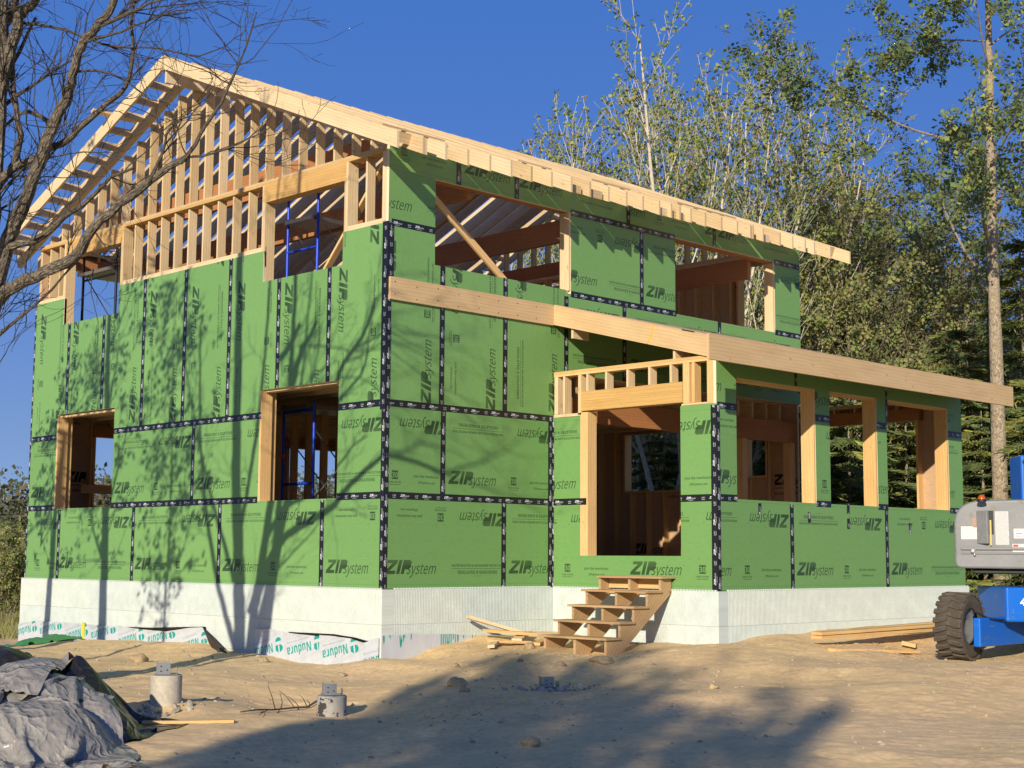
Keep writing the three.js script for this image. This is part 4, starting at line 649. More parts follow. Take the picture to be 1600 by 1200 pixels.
// --- the bare tree at the left edge: limbs traced in space about 15 m from the camera, twigs grown on them
{
  const base = V(-6.1, groundY(-6.1, 0.3) - 0.1, 0.3), wood = [], r = mulberry(55), limbs = [];
  const px = (list, d0, d1) => list.map(([x, y], i) => far(x / 2.143, y / 2.143, d0 + (d1 - d0) * i / (list.length - 1)));
  const limb = (pts, r0, r1, sides = 8, twigs = 0) => { const c = new THREE.CatmullRomCurve3(pts), n = Math.max(8, Math.round(c.getLength() / 0.16)), P = c.getPoints(n).map((p, i) => p.add(V((r() - 0.5), (r() - 0.5), (r() - 0.5)).multiplyScalar(0.02))); wood.push(tube(P, r0, r1, sides, 0.22, limbs.length * 3)); limbs.push([P, r0, r1, twigs]); };
  const L1 = px([[10, 860], [40, 770], [75, 690], [110, 600], [140, 530], [165, 450], [200, 370], [230, 300], [250, 220], [280, 140], [320, 90], [370, 30], [395, -40], [430, -160]], 15.0, 14.2);
  limb([base.clone(), base.clone().lerp(L1[0], 0.5).add(V(0, 0.1, 0)), ...L1], 0.082, 0.028, 10, 26);
  limb([base.clone().add(V(-0.1, 0, 0.1)), far(-70, 700, 15.2), far(-40, 420, 15.1), far(-22, 230, 15), ...px([[0, 300], [20, 220], [50, 120], [70, 50], [110, 10], [140, -60]], 15, 14.8)], 0.095, 0.036, 10, 20);
  limb([far(-60, 500, 15), far(-30, 310, 15), ...px([[0, 600], [50, 560], [110, 532], [170, 497], [230, 470], [280, 410], [330, 370], [380, 330], [420, 290], [440, 240], [446, 160], [440, 80], [450, 0]], 15, 14.4)], 0.05, 0.012, 7, 18);
  limb([far(-75, 620, 15.2), far(-40, 520, 15.1), ...px([[0, 1000], [60, 950], [130, 920], [200, 890], [260, 850], [300, 780], [360, 720], [430, 660], [500, 610], [560, 560], [620, 530]], 15, 13.8)], 0.075, 0.03, 9, 12);
  limb(px([[600, 545], [640, 500], [690, 420], [740, 340], [790, 240], [835, 130], [860, 40]], 13.8, 13.5), 0.024, 0.005, 6, 14);
  limb(px([[500, 610], [540, 520], [560, 450], [610, 400], [680, 380]], 14, 13.7), 0.02, 0.005, 5, 9);
  limb(px([[610, 530], [680, 520], [760, 500], [840, 460], [900, 430]], 13.8, 13.6), 0.014, 0.004, 5, 8);
  limb([far(-55, 470, 15.1), ...px([[0, 840], [60, 820], [130, 800], [200, 740], [260, 700], [300, 670], [380, 590], [450, 560]], 15, 14.4)], 0.05, 0.012, 7, 10);
  limb([far(-40, 560, 15.1), ...px([[0, 1120], [40, 1080], [110, 1030], [160, 980], [220, 910], [255, 880]], 15, 14.6)], 0.022, 0.008, 6, 6);
  limb(px([[165, 500], [165, 420], [130, 385], [70, 380], [20, 420], [-30, 450]], 15, 15.2), 0.03, 0.01, 6, 5);
  limb(px([[-20, 640], [40, 560], [65, 480], [60, 400], [46, 300], [40, 230], [70, 160], [120, 60]], 15.2, 15), 0.042, 0.014, 7, 8);
  limb(px([[60, 75], [150, 85], [260, 112], [330, 145], [420, 160], [500, 155], [600, 180], [680, 182], [760, 150], [810, 110]], 15, 13.9), 0.016, 0.004, 5, 14);
  limb(px([[250, 240], [330, 235], [420, 270], [500, 330], [560, 350]], 14.6, 14), 0.014, 0.004, 5, 9);
  limb(px([[320, 90], [400, 60], [480, 20], [560, -10]], 14.4, 14), 0.022, 0.008, 6, 10); limb(px([[280, 140], [360, 120], [450, 90], [540, 50], [640, 30]], 14.4, 14), 0.016, 0.005, 5, 10);
  limb(px([[-20, 380], [60, 320], [150, 260], [230, 210], [300, 180]], 15.2, 14.7), 0.022, 0.006, 6, 8); limb(px([[0, 640], [90, 560], [200, 520], [300, 510], [420, 540]], 15, 14.6), 0.014, 0.004, 5, 8);
  limb(px([[-40, 700], [20, 690], [80, 640], [150, 600]], 15.2, 15), 0.016, 0.005, 5, 6); limb(px([[-30, 130], [30, 60], [60, -40]], 15.2, 15), 0.06, 0.04, 8, 6);
  limb(px([[310, 900], [305, 960], [320, 1040], [330, 1120], [322, 1220], [335, 1290]], 14.8, 14.6), 0.006, 0.003, 4, 3);
  // out of frame to the left: stems that only cast their shadows on the wall
  limb([base.clone().add(V(-0.15, 0, -0.1)), V(-6.35, 2, 0.25), V(-6.45, 4.2, 0.1), V(-6.35, 6.5, 0.0), V(-6.3, 9, -0.1)], 0.15, 0.06, 10, 22);
  limb([V(-6.3, 0.6, 0.3), V(-6.0, 2.4, 0.75), V(-5.95, 4.2, 1.0), V(-6.1, 6.4, 1.25), V(-6.3, 8.6, 1.4)], 0.085, 0.03, 8, 22);
  limb([V(-6.4, 1.6, 0.2), V(-6.6, 3.0, -0.35), V(-6.7, 4.6, -0.7), V(-6.6, 6.6, -0.9)], 0.06, 0.02, 8, 18);
  limb([V(-6.2, 2.2, 0.6), V(-6.35, 4.2, 1.5), V(-6.5, 6.2, 2.1)], 0.05, 0.012, 7, 16); limb([V(-6.3, 1.2, 0.4), V(-6.5, 3.2, 1.2), V(-6.7, 5.4, 1.75), V(-6.8, 7.8, 2.1)], 0.055, 0.015, 7, 18); limb([V(-6.35, 3.0, 0.1), V(-6.6, 5.0, 0.7), V(-6.7, 7.4, 1.0), V(-6.7, 9.6, 1.2)], 0.05, 0.014, 7, 18); limb([V(-6.4, 2.6, 0.1), V(-6.7, 4.4, -0.6), V(-6.9, 6.6, -1.3)], 0.045, 0.012, 7, 14);
  // twigs
  const twig = (p, d, len, rad, depth) => { const n = Math.max(4, Math.round(len / 0.09)), P = [p.clone()], dd = d.clone(); for (let i = 0; i < n; i++) { dd.add(V((r() - 0.5) * 0.42, (r() - 0.5) * 0.42 + 0.03, (r() - 0.5) * 0.42)).normalize(); P.push(P[P.length - 1].clone().addScaledVector(dd, len / n)); } wood.push(tube(P, rad, 0.0022, 4)); if (depth > 0) for (let k = 0; k < 3; k++) { const i = 1 + Math.floor(r() * (n - 1)); twig(P[i], P[i].clone().sub(P[i - 1]).normalize().add(V(r() - 0.5, r() - 0.5, r() - 0.5).multiplyScalar(1.7)).normalize(), len * (0.3 + 0.35 * r()), rad * 0.6, depth - 1); } };
  for (const [P, r0, r1, n] of limbs) for (let k = 0; k < n * 0.46; k++) { const i = Math.floor((0.15 + 0.85 * r()) * (P.length - 1)), q = P[Math.max(1, i)], t = q.clone().sub(P[Math.max(1, i) - 1]).normalize(), d = t.add(V(r() - 0.5, r() - 0.35, r() - 0.5).multiplyScalar(2.4)).normalize(); twig(q, d, 0.4 + 0.9 * r(), Math.min(0.009, (r0 + (r1 - r0) * i / P.length) * 0.5), 2); }
  const t = thing('bare_tree', 'bare tree with rough bark reaching in from the left edge', 'tree', [0, 0, 0]); mesh('trunk', merged(wood), BARK, t);
}
// neighbours of that tree, left of the frame, whose shadows stripe the wall
{
  const o = { levels: 3, kids: [12, 7, 4], len: [2.8, 1.2, 0.55], angle: [0.6, 0.7, 0.8], thin: [0.4, 0.5, 0.5], clear: [0.3, 0.15, 0.1], up: 0.16, twig: 0.004, leafFrom: 2, leafy: 0.8 };
  const B = grow({ ...o, len: [1.9, 1.0, 0.5], seed: 401, stems: [[0, 0, 0, 0.02, 0.01, 10.5, 0.15]] }); plant('budding_tree', B.wood, leaves(B.tips.filter((_, i) => i % 5 < 2), CL3, 1, 0.22, greener, 21, 1.0), BARK, [-5.9, -3.85], 'leafy young tree left of the frame shading the far part of the gable wall', 'tree');
  const C = grow({ ...o, seed: 433, kids: [5, 6, 4], len: [1.7, 0.9, 0.5], clear: [0.45, 0.15, 0.1], stems: [[0, 0, 0, 0.0, 0.02, 6.0, 0.15]] }); plant('broken_tree', C.wood, leaves(C.tips, CL3, 1, 0.2, greener, 22), BARK, [-5.2, -6.2], 'short snapped tree left of the frame shading the far corner of the wall', 'tree');
  const D = grow({ ...o, len: [1.5, 0.9, 0.5], seed: 467, kids: [13, 7, 4], stems: [[0, 0, 0, -0.01, 0.03, 8.2, 0.05]] }); plant('budding_tree', D.wood, leaves(D.tips.filter((_, i) => i % 5 < 2), CL3, 1, 0.25, greener, 23, 1.1), BARK, [-6.5, -1.6], 'thin leafy sapling left of the frame shading the middle of the gable wall', 'tree');
  // behind the photographer: crowns whose soft shadows lie over the foreground
  const E = grow({ ...o, seed: 503, kids: [13, 8, 5], len: [2.9, 1.4, 0.7], angle: [0.95, 0.7, 0.8], clear: [0.5, 0.15, 0.1], up: 0.05, stems: [[0, 0, 0, 0, 0, 10.6, 0.17]] });
  const e0 = plant('shade_tree', E.wood, leaves(E.tips.filter((t) => pn.noise(t.x * 0.7, t.y * 0.55, t.z * 0.7) > -0.02), CL4, 3, 0.5, greener, 31, 1.5), BARK, [-25, 16.2], 'leafy tree behind the camera whose shadow points at the stairs', 'tree'); e0.scale.set(0.5, 0.95, 0.5);
  [[-27, 16.9, 2, 0.34, 0.98, 'slim tree behind the camera shading the dirt below the corner'], [-24, 16.6, 4, 0.42, 0.86, 'leafy tree behind the camera shading the half buried pier'], [-26, 18.3, 1, 0.38, 0.94, 'leafy tree behind the camera shading the middle foreground'], [-23, 17.7, 5, 0.36, 0.78, 'short tree behind the camera shading the bottom edge'], [-27, 21.2, 3, 0.30, 0.98, 'slim tree behind the camera shading the right foreground']].forEach(([x, z, t, w, h, label]) => again(e0, [x, z], t, [w, h, w], label));
}

// ---------------------------------------------------------------- things on the site
const hitGround = (px, py) => { const d = ray(px, py); let t = 8; for (let k = 0; k < 6000; k++) { const p = d.clone().multiplyScalar(t).add(EYE); if (p.y < groundY(p.x, p.z)) return p; t += 0.005; } return d.multiplyScalar(t).add(EYE); };

// foil-faced waterproofing sheets along the gable foundation
{
  const SHEET = std({ roughness: 0.35, side: THREE.DoubleSide, map: canvasTex(2048, 1024, (g, W, H) => {
    g.fillStyle = '#bcc1c6'; g.fillRect(0, 0, W, H); const r = mulberry(15);
    for (let i = 0; i < 420; i++) { g.fillStyle = r() < 0.5 ? `rgba(214,214,220,${0.10 + 0.2 * r()})` : `rgba(150,150,160,${0.06 + 0.14 * r()})`; g.save(); g.translate(r() * W, r() * H); g.rotate(-0.35 + (r() - 0.5) * 0.3); g.fillRect(0, 0, 60 + r() * 300, 2 + r() * 9); g.restore(); }
    const mark = (x, y) => { g.save(); g.translate(x, y); g.rotate(Math.PI - 0.22); g.fillStyle = '#149488'; g.beginPath(); g.moveTo(-14, -58); g.lineTo(-14, 6); g.quadraticCurveTo(-58, 0, -58, -30); g.quadraticCurveTo(-50, -52, -14, -58); g.fill(); g.beginPath(); g.moveTo(2, -58); g.lineTo(38, -40); g.lineTo(38, 0); g.lineTo(2, 6); g.fill(); g.beginPath(); g.arc(-8, 22, 42, 0.2, 2.9); g.fill(); g.font = 'bold 104px sans-serif'; g.fillText('Nudura', 70, 30, 330); g.font = '22px sans-serif'; g.fillStyle = 'rgba(60,110,110,0.6)'; g.fillText('integrated building technology', 90, 72, 300); g.restore(); };
    for (let i = 0; i < 4; i++) { mark(470 + i * 512, 420 + (i % 2) * 60); mark(330 + i * 512, 830 - (i % 2) * 40); mark(400 + i * 512, 110); }
  }) });
  const TAR = std({ color: 0x141414, roughness: 0.35, side: THREE.DoubleSide });
  const top = (pts, z) => { for (let i = 0; i + 1 < pts.length; i++) if (z <= pts[i + 1][0]) { const t = clamp((z - pts[i][0]) / (pts[i + 1][0] - pts[i][0])); return pts[i][1] + (pts[i + 1][1] - pts[i][1]) * t; } return pts[pts.length - 1][1]; };
  function sheet(z0, z1, pts, off, name, label, mat = SHEET, wave = 0.008, u0 = 0, bottom = -1.5) {
    const n = 60, m = 16, pos = [], uv = [], idx = [];
    for (let i = 0; i <= n; i++) for (let j = 0; j <= m; j++) { const z = z0 + (z1 - z0) * i / n, yt = top(pts, z), y = bottom + (yt - bottom) * j / m, lift = j === m ? 0.018 * (0.5 + pn.noise(z * 5, off * 50, 1)) : 0; pos.push(-0.032 - off - wave * (1.1 + pn.noise(z * 6, y * 5, off * 40) + 0.5 * pn.noise(z * 19, y * 9, 2)) - Math.max(0, lift), y, z); uv.push((z - z0) / 3.5 + u0, (y + 1.15) / 1.75); if (i && j) { const a = (i - 1) * (m + 1) + j, b = a + m + 1; idx.push(a, a - 1, b - 1, a, b - 1, b); } }
    const g = new THREE.BufferGeometry(); g.setAttribute('position', new THREE.Float32BufferAttribute(pos, 3)); g.setAttribute('uv', new THREE.Float32BufferAttribute(uv, 2)); g.setIndex(idx); g.computeVertexNormals(); return tag(mesh(numbered(name), g, mat, scene), label, 'membrane');
  }
  sheet(-9.86, -6.45, [[-9.86, -0.80], [-9.2, -0.72], [-8.3, -0.715], [-6.45, -0.72]], 0.004, 'foil_membrane', 'printed foil membrane on the foundation at the far left corner');
  sheet(-6.5, -3.62, [[-6.5, -0.70], [-5.8, -0.735], [-5.05, -0.74], [-4.4, -0.66], [-4.05, -0.64], [-3.62, -1.2]], 0.009, 'foil_membrane', 'sagging printed foil membrane left of the black torn flap', SHEET, 0.008, 0.46);
  sheet(-2.75, -1.2, [[-2.75, -0.62], [-2.4, -0.60], [-1.9, -0.64], [-1.2, -0.66]], 0.005, 'foil_membrane', 'grey foil membrane striped by trunk shadows right of the black flap', SHEET, 0.008, 0.0);
  sheet(-1.25, 0.0, [[-1.25, -0.64], [-0.95, -0.64], [-0.55, -0.66], [-0.28, -0.70], [0.0, -0.62]], 0.01, 'foil_membrane', 'foil membrane with an upside down logo at the house corner', SHEET, 0.008, 0.20);
  sheet(-6.3, -4.0, [[-6.3, -0.715], [-5.5, -0.70], [-4.7, -0.66], [-4.0, -0.63]], 0.001, 'tar_membrane', 'black edge of membrane showing above the sagging foil', TAR, 0.003);
  sheet(-1.95, -0.18, [[-1.95, -0.625], [-1.4, -0.62], [-0.95, -0.615], [-0.5, -0.64], [-0.18, -0.68]], 0.001, 'tar_membrane', 'thin black membrane edge above the logo sheets at the corner', TAR, 0.003);
  // the flap torn loose
  const fl = [[-4.08, -0.62, 0.03], [-3.72, -0.74, 0.10], [-3.25, -0.90, 0.22], [-2.86, -1.03, 0.30], [-3.05, -1.06, 0.42], [-3.5, -1.05, 0.20], [-3.62, -1.02, 0.10]], pos = [], idx = [];
  fl.forEach(([z, y, o]) => pos.push(-0.03 - o, y, z)); const c = V(-0.2, -0.9, -3.4); pos.push(c.x, c.y, c.z); for (let i = 0; i < fl.length; i++) idx.push(fl.length, i, (i + 1) % fl.length);
  const g = new THREE.BufferGeometry(); g.setAttribute('position', new THREE.Float32BufferAttribute(pos, 3)); g.setIndex(idx); const g2 = g.toNonIndexed(); g2.computeVertexNormals(); tag(mesh('membrane_flap', g2, TAR, scene), 'black flap of membrane hanging torn off the foundation', 'membrane');
  tag(box(scene, 'yellow_strip', std({ color: 0xd9c832, roughness: 0.6 }), [-0.062, -0.052], [-1.2, -0.69], [-7.62, -7.54]), 'yellow strip fixed upright over the printed foil', 'strip').name = 'yellow_strip';
  // the eave side
  const pos2 = [], uv2 = [], id2 = []; for (let i = 0; i <= 30; i++) for (let j = 0; j <= 4; j++) { const x = -0.03 + 2.4 * i / 30, yt = -0.60 - 0.08 * smooth(0.6, 2.4, x) - 0.03 * pn.noise(x * 3, 1, 1), y = -1.3 + (yt + 1.3) * j / 4; pos2.push(x, y, 0.036 + 0.008 * pn.noise(x * 8, y * 4, 3)); uv2.push(x / 2.6 + 0.62, 0.06 + 0.02 * j); if (i && j) { const a = (i - 1) * 5 + j, b = a + 5; id2.push(a, b - 1, a - 1, a, b, b - 1); } }
  const g3 = new THREE.BufferGeometry(); g3.setAttribute('position', new THREE.Float32BufferAttribute(pos2, 3)); g3.setAttribute('uv', new THREE.Float32BufferAttribute(uv2, 2)); g3.setIndex(id2); g3.computeVertexNormals(); tag(mesh(numbered('foil_membrane'), g3, SHEET, scene), 'foil membrane wrapped round the corner under the eave wall', 'membrane');
}

// stairs to the door opening
{
  const st = thing('timber_stairs', 'open timber stairs of five treads leading up to the porch doorway', 'stairs', [0, 0, 0]), X = [1.84, 2.11, 2.385, 2.66, 2.93], Y = [-0.60, -0.405, -0.21, -0.01, 0.175], z0 = 1.13, z1 = 2.24, t = 0.028;
  const s = new THREE.Shape(); s.moveTo(1.85, -0.84); for (let i = 0; i < 5; i++) { s.lineTo(X[i] + 0.01, Y[i] - t); s.lineTo((X[i + 1] ?? 3.15) + 0.01, Y[i] - t); } s.lineTo(3.16, -0.04); s.lineTo(2.16, -0.79); s.lineTo(2.12, -0.84); s.closePath();
  const sg = (() => { const g = new THREE.ExtrudeGeometry(s, { depth: 0.038, bevelEnabled: false }), p = g.attributes.position; for (let i = 0; i < p.count; i++) { const a = (p.getX(i) + p.getY(i)) * 0.7, b = (p.getY(i) - p.getX(i)) * 0.7; g.attributes.uv.setXY(i, b / 0.6 + p.getZ(i), a / 2.4); } return g; })();
  for (const z of [z0, (z0 + z1) / 2 - 0.02, z1 - 0.038]) mesh('stringer', sg, STAIR[0], st).position.z = z;
  X.forEach((x, i) => box(st, 'tread', STAIR, [x - 0.03, x + 0.265], [Y[i] - t + 0.001, Y[i]], [z0 - (i < 4 ? 0.05 : 0.0), z1 + (i < 4 ? 0.03 : 0.06)]));
  box(st, 'base_plate', STAIR, [1.83, 1.92], [-0.862, -0.826], [z0 - 0.03, z1 + 0.06]); box(st, 'hanger_board', FIR, [3.11, 3.148], [0.01, 0.145], [z0 + 0.04, z1 - 0.04]); box(st, 'hanger_board', FIR, [3.12, 3.158], [-0.06, -0.02], [z0, z1]);
}
// a stack helper for loose boards on the ground: px ends, thickness, width
function loose(name, label, group, a, b, w, h, lift, mat, roll = 0) { const up = V(roll, 1, 0).normalize(); const p = a.clone(), q = b.clone(); p.y = groundY(p.x, p.z) + lift[0] + h / 2; q.y = groundY(q.x, q.z) + lift[1] + h / 2; const m = bar(scene, numbered(name), mat, p, q, w, h, up); return tag(m, label, 'board', group); }
// offcuts by the stairs
[[V(1.55, 0, 0.55), V(1.05, 0, 0.95), 0.09, 0.038, [0.03, 0.03], 'lone stud offcut pointing away from the stairs on the dirt'], [V(1.95, 0, 0.75), V(1.35, 0, 0.62), 0.14, 0.038, [0.02, 0.05], 'wide offcut lying flat beside the bottom stair'], [V(2.05, 0, 0.55), V(1.35, 0, 0.18), 0.14, 0.04, [0.10, 0.32], 'offcut propped up steeply against the foundation'], [V(2.1, 0, 0.75), V(1.5, 0, 0.32), 0.09, 0.038, [0.12, 0.12], 'offcut on top of the heap left of the stairs'], [V(2.25, 0, 0.42), V(1.75, 0, 0.72), 0.14, 0.038, [0.08, 0.05], 'short wide offcut crossing the heap left of the stairs'], [V(2.3, 0, 0.7), V(1.9, 0, 0.95), 0.09, 0.038, [0.02, 0.02], 'short offcut half under the lowest tread']].forEach(([a, b, w, h, l, label], i) => loose('timber_offcut', label, 'offcuts beside the stairs', a, b, w, h, l, i % 2 ? FIR : [PALE], (i % 3 - 1) * 0.12));
// boards by the lift
[[hitGround(1300, 1018), hitGround(1432, 1021), 0.14, 0.038, [0.0, 0.0], 'bottom board of the small stack in front of the tyre'], [hitGround(1276, 1010), hitGround(1462, 998), 0.18, 0.04, [0.09, 0.11], 'middle long board of the stack in front of the tyre'], [hitGround(1276, 1009), hitGround(1470, 996), 0.18, 0.04, [0.133, 0.153], 'top long board of the stack in front of the tyre'], [hitGround(1326, 999), hitGround(1470, 990), 0.14, 0.04, [0.10, 0.13], 'back board of the stack nearest the foundation'], [hitGround(1410, 1012), hitGround(1432, 1017), 0.09, 0.05, [0.04, 0.04], 'short block carrying the boards in front of the tyre']].forEach(([a, b, w, h, l, label]) => loose('stacked_board', label, 'boards stacked before the lift', a, b, w, h, l, FIR));
loose('thin_board', 'thin bright board lying right of the crumpled tarp', null, hitGround(222, 1133), hitGround(366, 1130), 0.07, 0.025, [0.01, 0.005], FIR);
loose('thin_board', 'small wood scrap lying near the foundation under the porch', null, hitGround(1375, 985), hitGround(1387, 986), 0.06, 0.02, [0.0, 0.0], FIR);

// concrete piers with post bases
{
  const CONC = [std({ map: dataTex(256, 256, (u, v) => { const k = 1 + 0.25 * tfbm(u, v, 7, 4, 5) + 0.2 * tfbm(u, v, 40, 2, 6); return [178 * k, 170 * k, 152 * k]; }), roughness: 0.95 }), std({ map: dataTex(256, 256, (u, v) => { const n = tfbm(u, v, 9, 4, 15), k = 1 + 0.2 * n, torn = n + 0.5 * tfbm(u, v, 30, 2, 4) > -0.09; return torn ? [150 * k, 146 * k, 138 * k] : [60 * k, 58 * k, 58 * k]; }), roughness: 0.9 })];
  function pier(px, d, ytop, ybase, r, mat, label, bracket = true) {
    const c = far(px, 870, d), g = thing('concrete_pier', label, 'pier', [c.x, ytop, c.z], 0.2, 'deck piers'), h = ytop - ybase + 0.35, prof = [[0, 0], [r * 0.96, 0], [r, -0.012], [r * 1.0, -h * 0.4], [r * 1.12, -h]].map(([a, b]) => new THREE.Vector2(a, b)).reverse();
    const lg = new THREE.LatheGeometry(prof, 40), p = lg.attributes.position; for (let i = 0; i < p.count; i++) { const k = 1 + 0.015 * pn.noise(p.getX(i) * 20, p.getY(i) * 20, p.getZ(i) * 20); p.setX(i, p.getX(i) * k); p.setZ(i, p.getZ(i) * k); } lg.computeVertexNormals(); mesh('shaft', lg, mat, g);
    const b = mesh('post_base', merged([xf(boardGeo(0.13, 0.004, 0.12), T(0, 0.008, 0)), xf(boardGeo(0.004, 0.115, 0.1), T(-0.055, 0.065, 0)), xf(boardGeo(0.075, 0.115, 0.004), T(-0.015, 0.065, 0.06)), xf(boardGeo(0.004, 0.06, 0.1), T(0.06, 0.035, 0))]), GALV, g); b.rotation.y = -0.78; b.scale.set(1.65, 1.0, 1.65);
    for (const [x, y] of [[-0.03, 0.04], [-0.03, 0.085], [0.005, 0.05]]) { const s = mesh('bolt', new THREE.CylinderGeometry(0.006, 0.006, 0.01, 6), STEELDARK, g); s.rotation.x = Math.PI / 2; s.rotation.z = 0; s.position.set(x * 1.65, y, 0.104).applyAxisAngle(V(0, 1, 0), -0.78); }
    return g;
  }
  pier(266, 14.5, -0.722, -1.05, 0.150, CONC[0], 'pale concrete pier with steel post base right of the tarp'); pier(523, 15.1, -0.962, -1.18, 0.148, CONC[1], 'concrete pier with peeling black wrap in mid foreground'); pier(858, 16.6, -1.0, -1.1, 0.15, CONC[1], 'nearly buried pier with rubble round its post base'); pier(46, 17.2, -0.80, -1.1, 0.15, CONC[0], 'pier behind the tarp showing only its post base');
  const r = mulberry(5), shape = new THREE.DodecahedronGeometry(1, 0), im = new THREE.InstancedMesh(shape, CONC[0], 150), M = new THREE.Matrix4(), q = new THREE.Quaternion(), cc = new THREE.Color(); im.name = 'concrete_rubble';
  for (let i = 0; i < 150; i++) { const c = i < 60 ? far(268, 870, 14.4) : far(862, 870, 16.5), a = r() * 6.28, R2 = (i < 60 ? 0.14 : 0.1) + (i < 60 ? 0.25 : 0.55) * r() * r(), x = c.x + Math.cos(a) * R2 * 1.1, z = c.z + Math.sin(a) * R2, s = 0.012 + 0.035 * r() * r(); q.setFromEuler(new THREE.Euler(r() * 6, r() * 6, r() * 6)); im.setMatrixAt(i, M.compose(V(x, groundY(x, z) + s * 0.3, z), q, V(s * 1.3, s * 0.7, s))); const k = 0.5 + 0.6 * r(); im.setColorAt(i, cc.setRGB(k, k, k)); }
  im.userData = { kind: 'stuff', label: 'broken concrete crumbs round the piers', category: 'rubble' }; im.castShadow = im.receiveShadow = true; scene.add(im);
}
// fallen twig
{
  const P = [[375, 1116], [400, 1116], [430, 1112], [460, 1112], [480, 1108], [497, 1100]].map(([x, y]) => hitGround(x, y)), w = []; P.forEach((p, i) => p.y += 0.02 + 0.02 * (i % 2)); w.push(tube(P, 0.006, 0.012, 5));
  for (const [a, b, h] of [[2, [418, 1092], 0.14], [3, [436, 1094], 0.10], [2, [405, 1122], 0.03], [4, [468, 1098], 0.08]]) { const q = hitGround(...b); q.y += h; w.push(tube([P[a], P[a].clone().lerp(q, 0.5).add(V(0, 0.02, 0)), q], 0.006, 0.003, 4)); }
  tag(mesh('fallen_branch', merged(w), BARK, scene), 'thin fallen branch on the dirt left of the black pier', 'branch');
}

// wood chips and sawdust left by the carpenters
{
  const r = mulberry(61), n = 520, im = new THREE.InstancedMesh(boardGeo(0.05, 0.004, 0.014), FIR[1], n), M = new THREE.Matrix4(), q = new THREE.Quaternion(); im.name = 'wood_chips'; let k = 0;
  while (k < n) { const c = [[1.4, 1.2], [4.6, 4.2], [0.6, 2.2], [5.5, 4.6], [-2, 4.5]][k % 5], x = c[0] + (r() + r() - 1) * 1.8, z = c[1] + (r() + r() - 1) * 1.3; if (x > -0.1 && z < 0.1 || x > XB - 0.1 && z < ZB + 0.1) { continue; } q.setFromEuler(new THREE.Euler((r() - 0.5) * 0.5, r() * 6, (r() - 0.5) * 0.5)); const s = 0.3 + 1.1 * r() * r(); im.setMatrixAt(k++, M.compose(V(x, groundY(x, z) + 0.006, z), q, V(s * (0.6 + r()), 1, s))); }
  im.userData = { kind: 'stuff', label: 'pale wood chips scattered over the dirt', category: 'wood chips' }; im.castShadow = im.receiveShadow = true; scene.add(im);
}
// scaffolds inside the house
function scaffold(label, x, z, w, depth, y0, y1, rails, plank, paint = STEELBLUE) {
  const s = thing('scaffold', label, 'scaffold', [0, 0, 0], 0, 'blue scaffolds inside the house'), cyl = (a, b, r, name, m) => { const d = b.clone().sub(a), c = mesh(name, new THREE.CylinderGeometry(r, r, d.length(), 10), m, s); c.position.copy(a).add(b).multiplyScalar(0.5); c.quaternion.setFromUnitVectors(V(0, 1, 0), d.normalize()); return c; };
  for (const xx of [x, x + depth]) { for (const zz of [z, z - w]) { cyl(V(xx, y0, zz), V(xx, y1, zz), 0.024, 'post', paint); } for (const y of rails) cyl(V(xx, y, z), V(xx, y, z - w), 0.021, 'rail', paint); }
  for (const zz of [z, z - w]) { cyl(V(x, y0 + 0.3, zz), V(x + depth, y1 - 0.4, zz), 0.011, 'cross_brace', GALV); cyl(V(x, y1 - 0.4, zz), V(x + depth, y0 + 0.3, zz), 0.011, 'cross_brace', GALV); }
  if (plank) { box(s, 'plank', GALV, [x - 0.1, x + depth + 0.1], [plank, plank + 0.06], [z - w + 0.04, z - 0.04]); } return s;
}
const lowScaffold = scaffold('blue scaffold standing inside the lower right window of the gable wall', 1.0, -2.85, 0.76, 1.6, 0.402, 2.72, [2.6, 1.5], 2.62);
scaffold('blue scaffold on the upper floor behind the right gable window', 1.0, -2.86, 0.76, 1.9, 3.134, 6.02, [5.1, 4.0], 5.52);
scaffold('dark scaffold on the upper floor behind the left gable window', 0.55, -8.0, 1.15, 1.5, 3.134, 5.85, [5.3, 4.2], 5.36, STEELDARK);
mesh('orange_band', new THREE.CylinderGeometry(0.028, 0.028, 0.07, 10), std({ color: 0xe0502a }), lowScaffold).position.set(1.0, 1.92, -3.61);

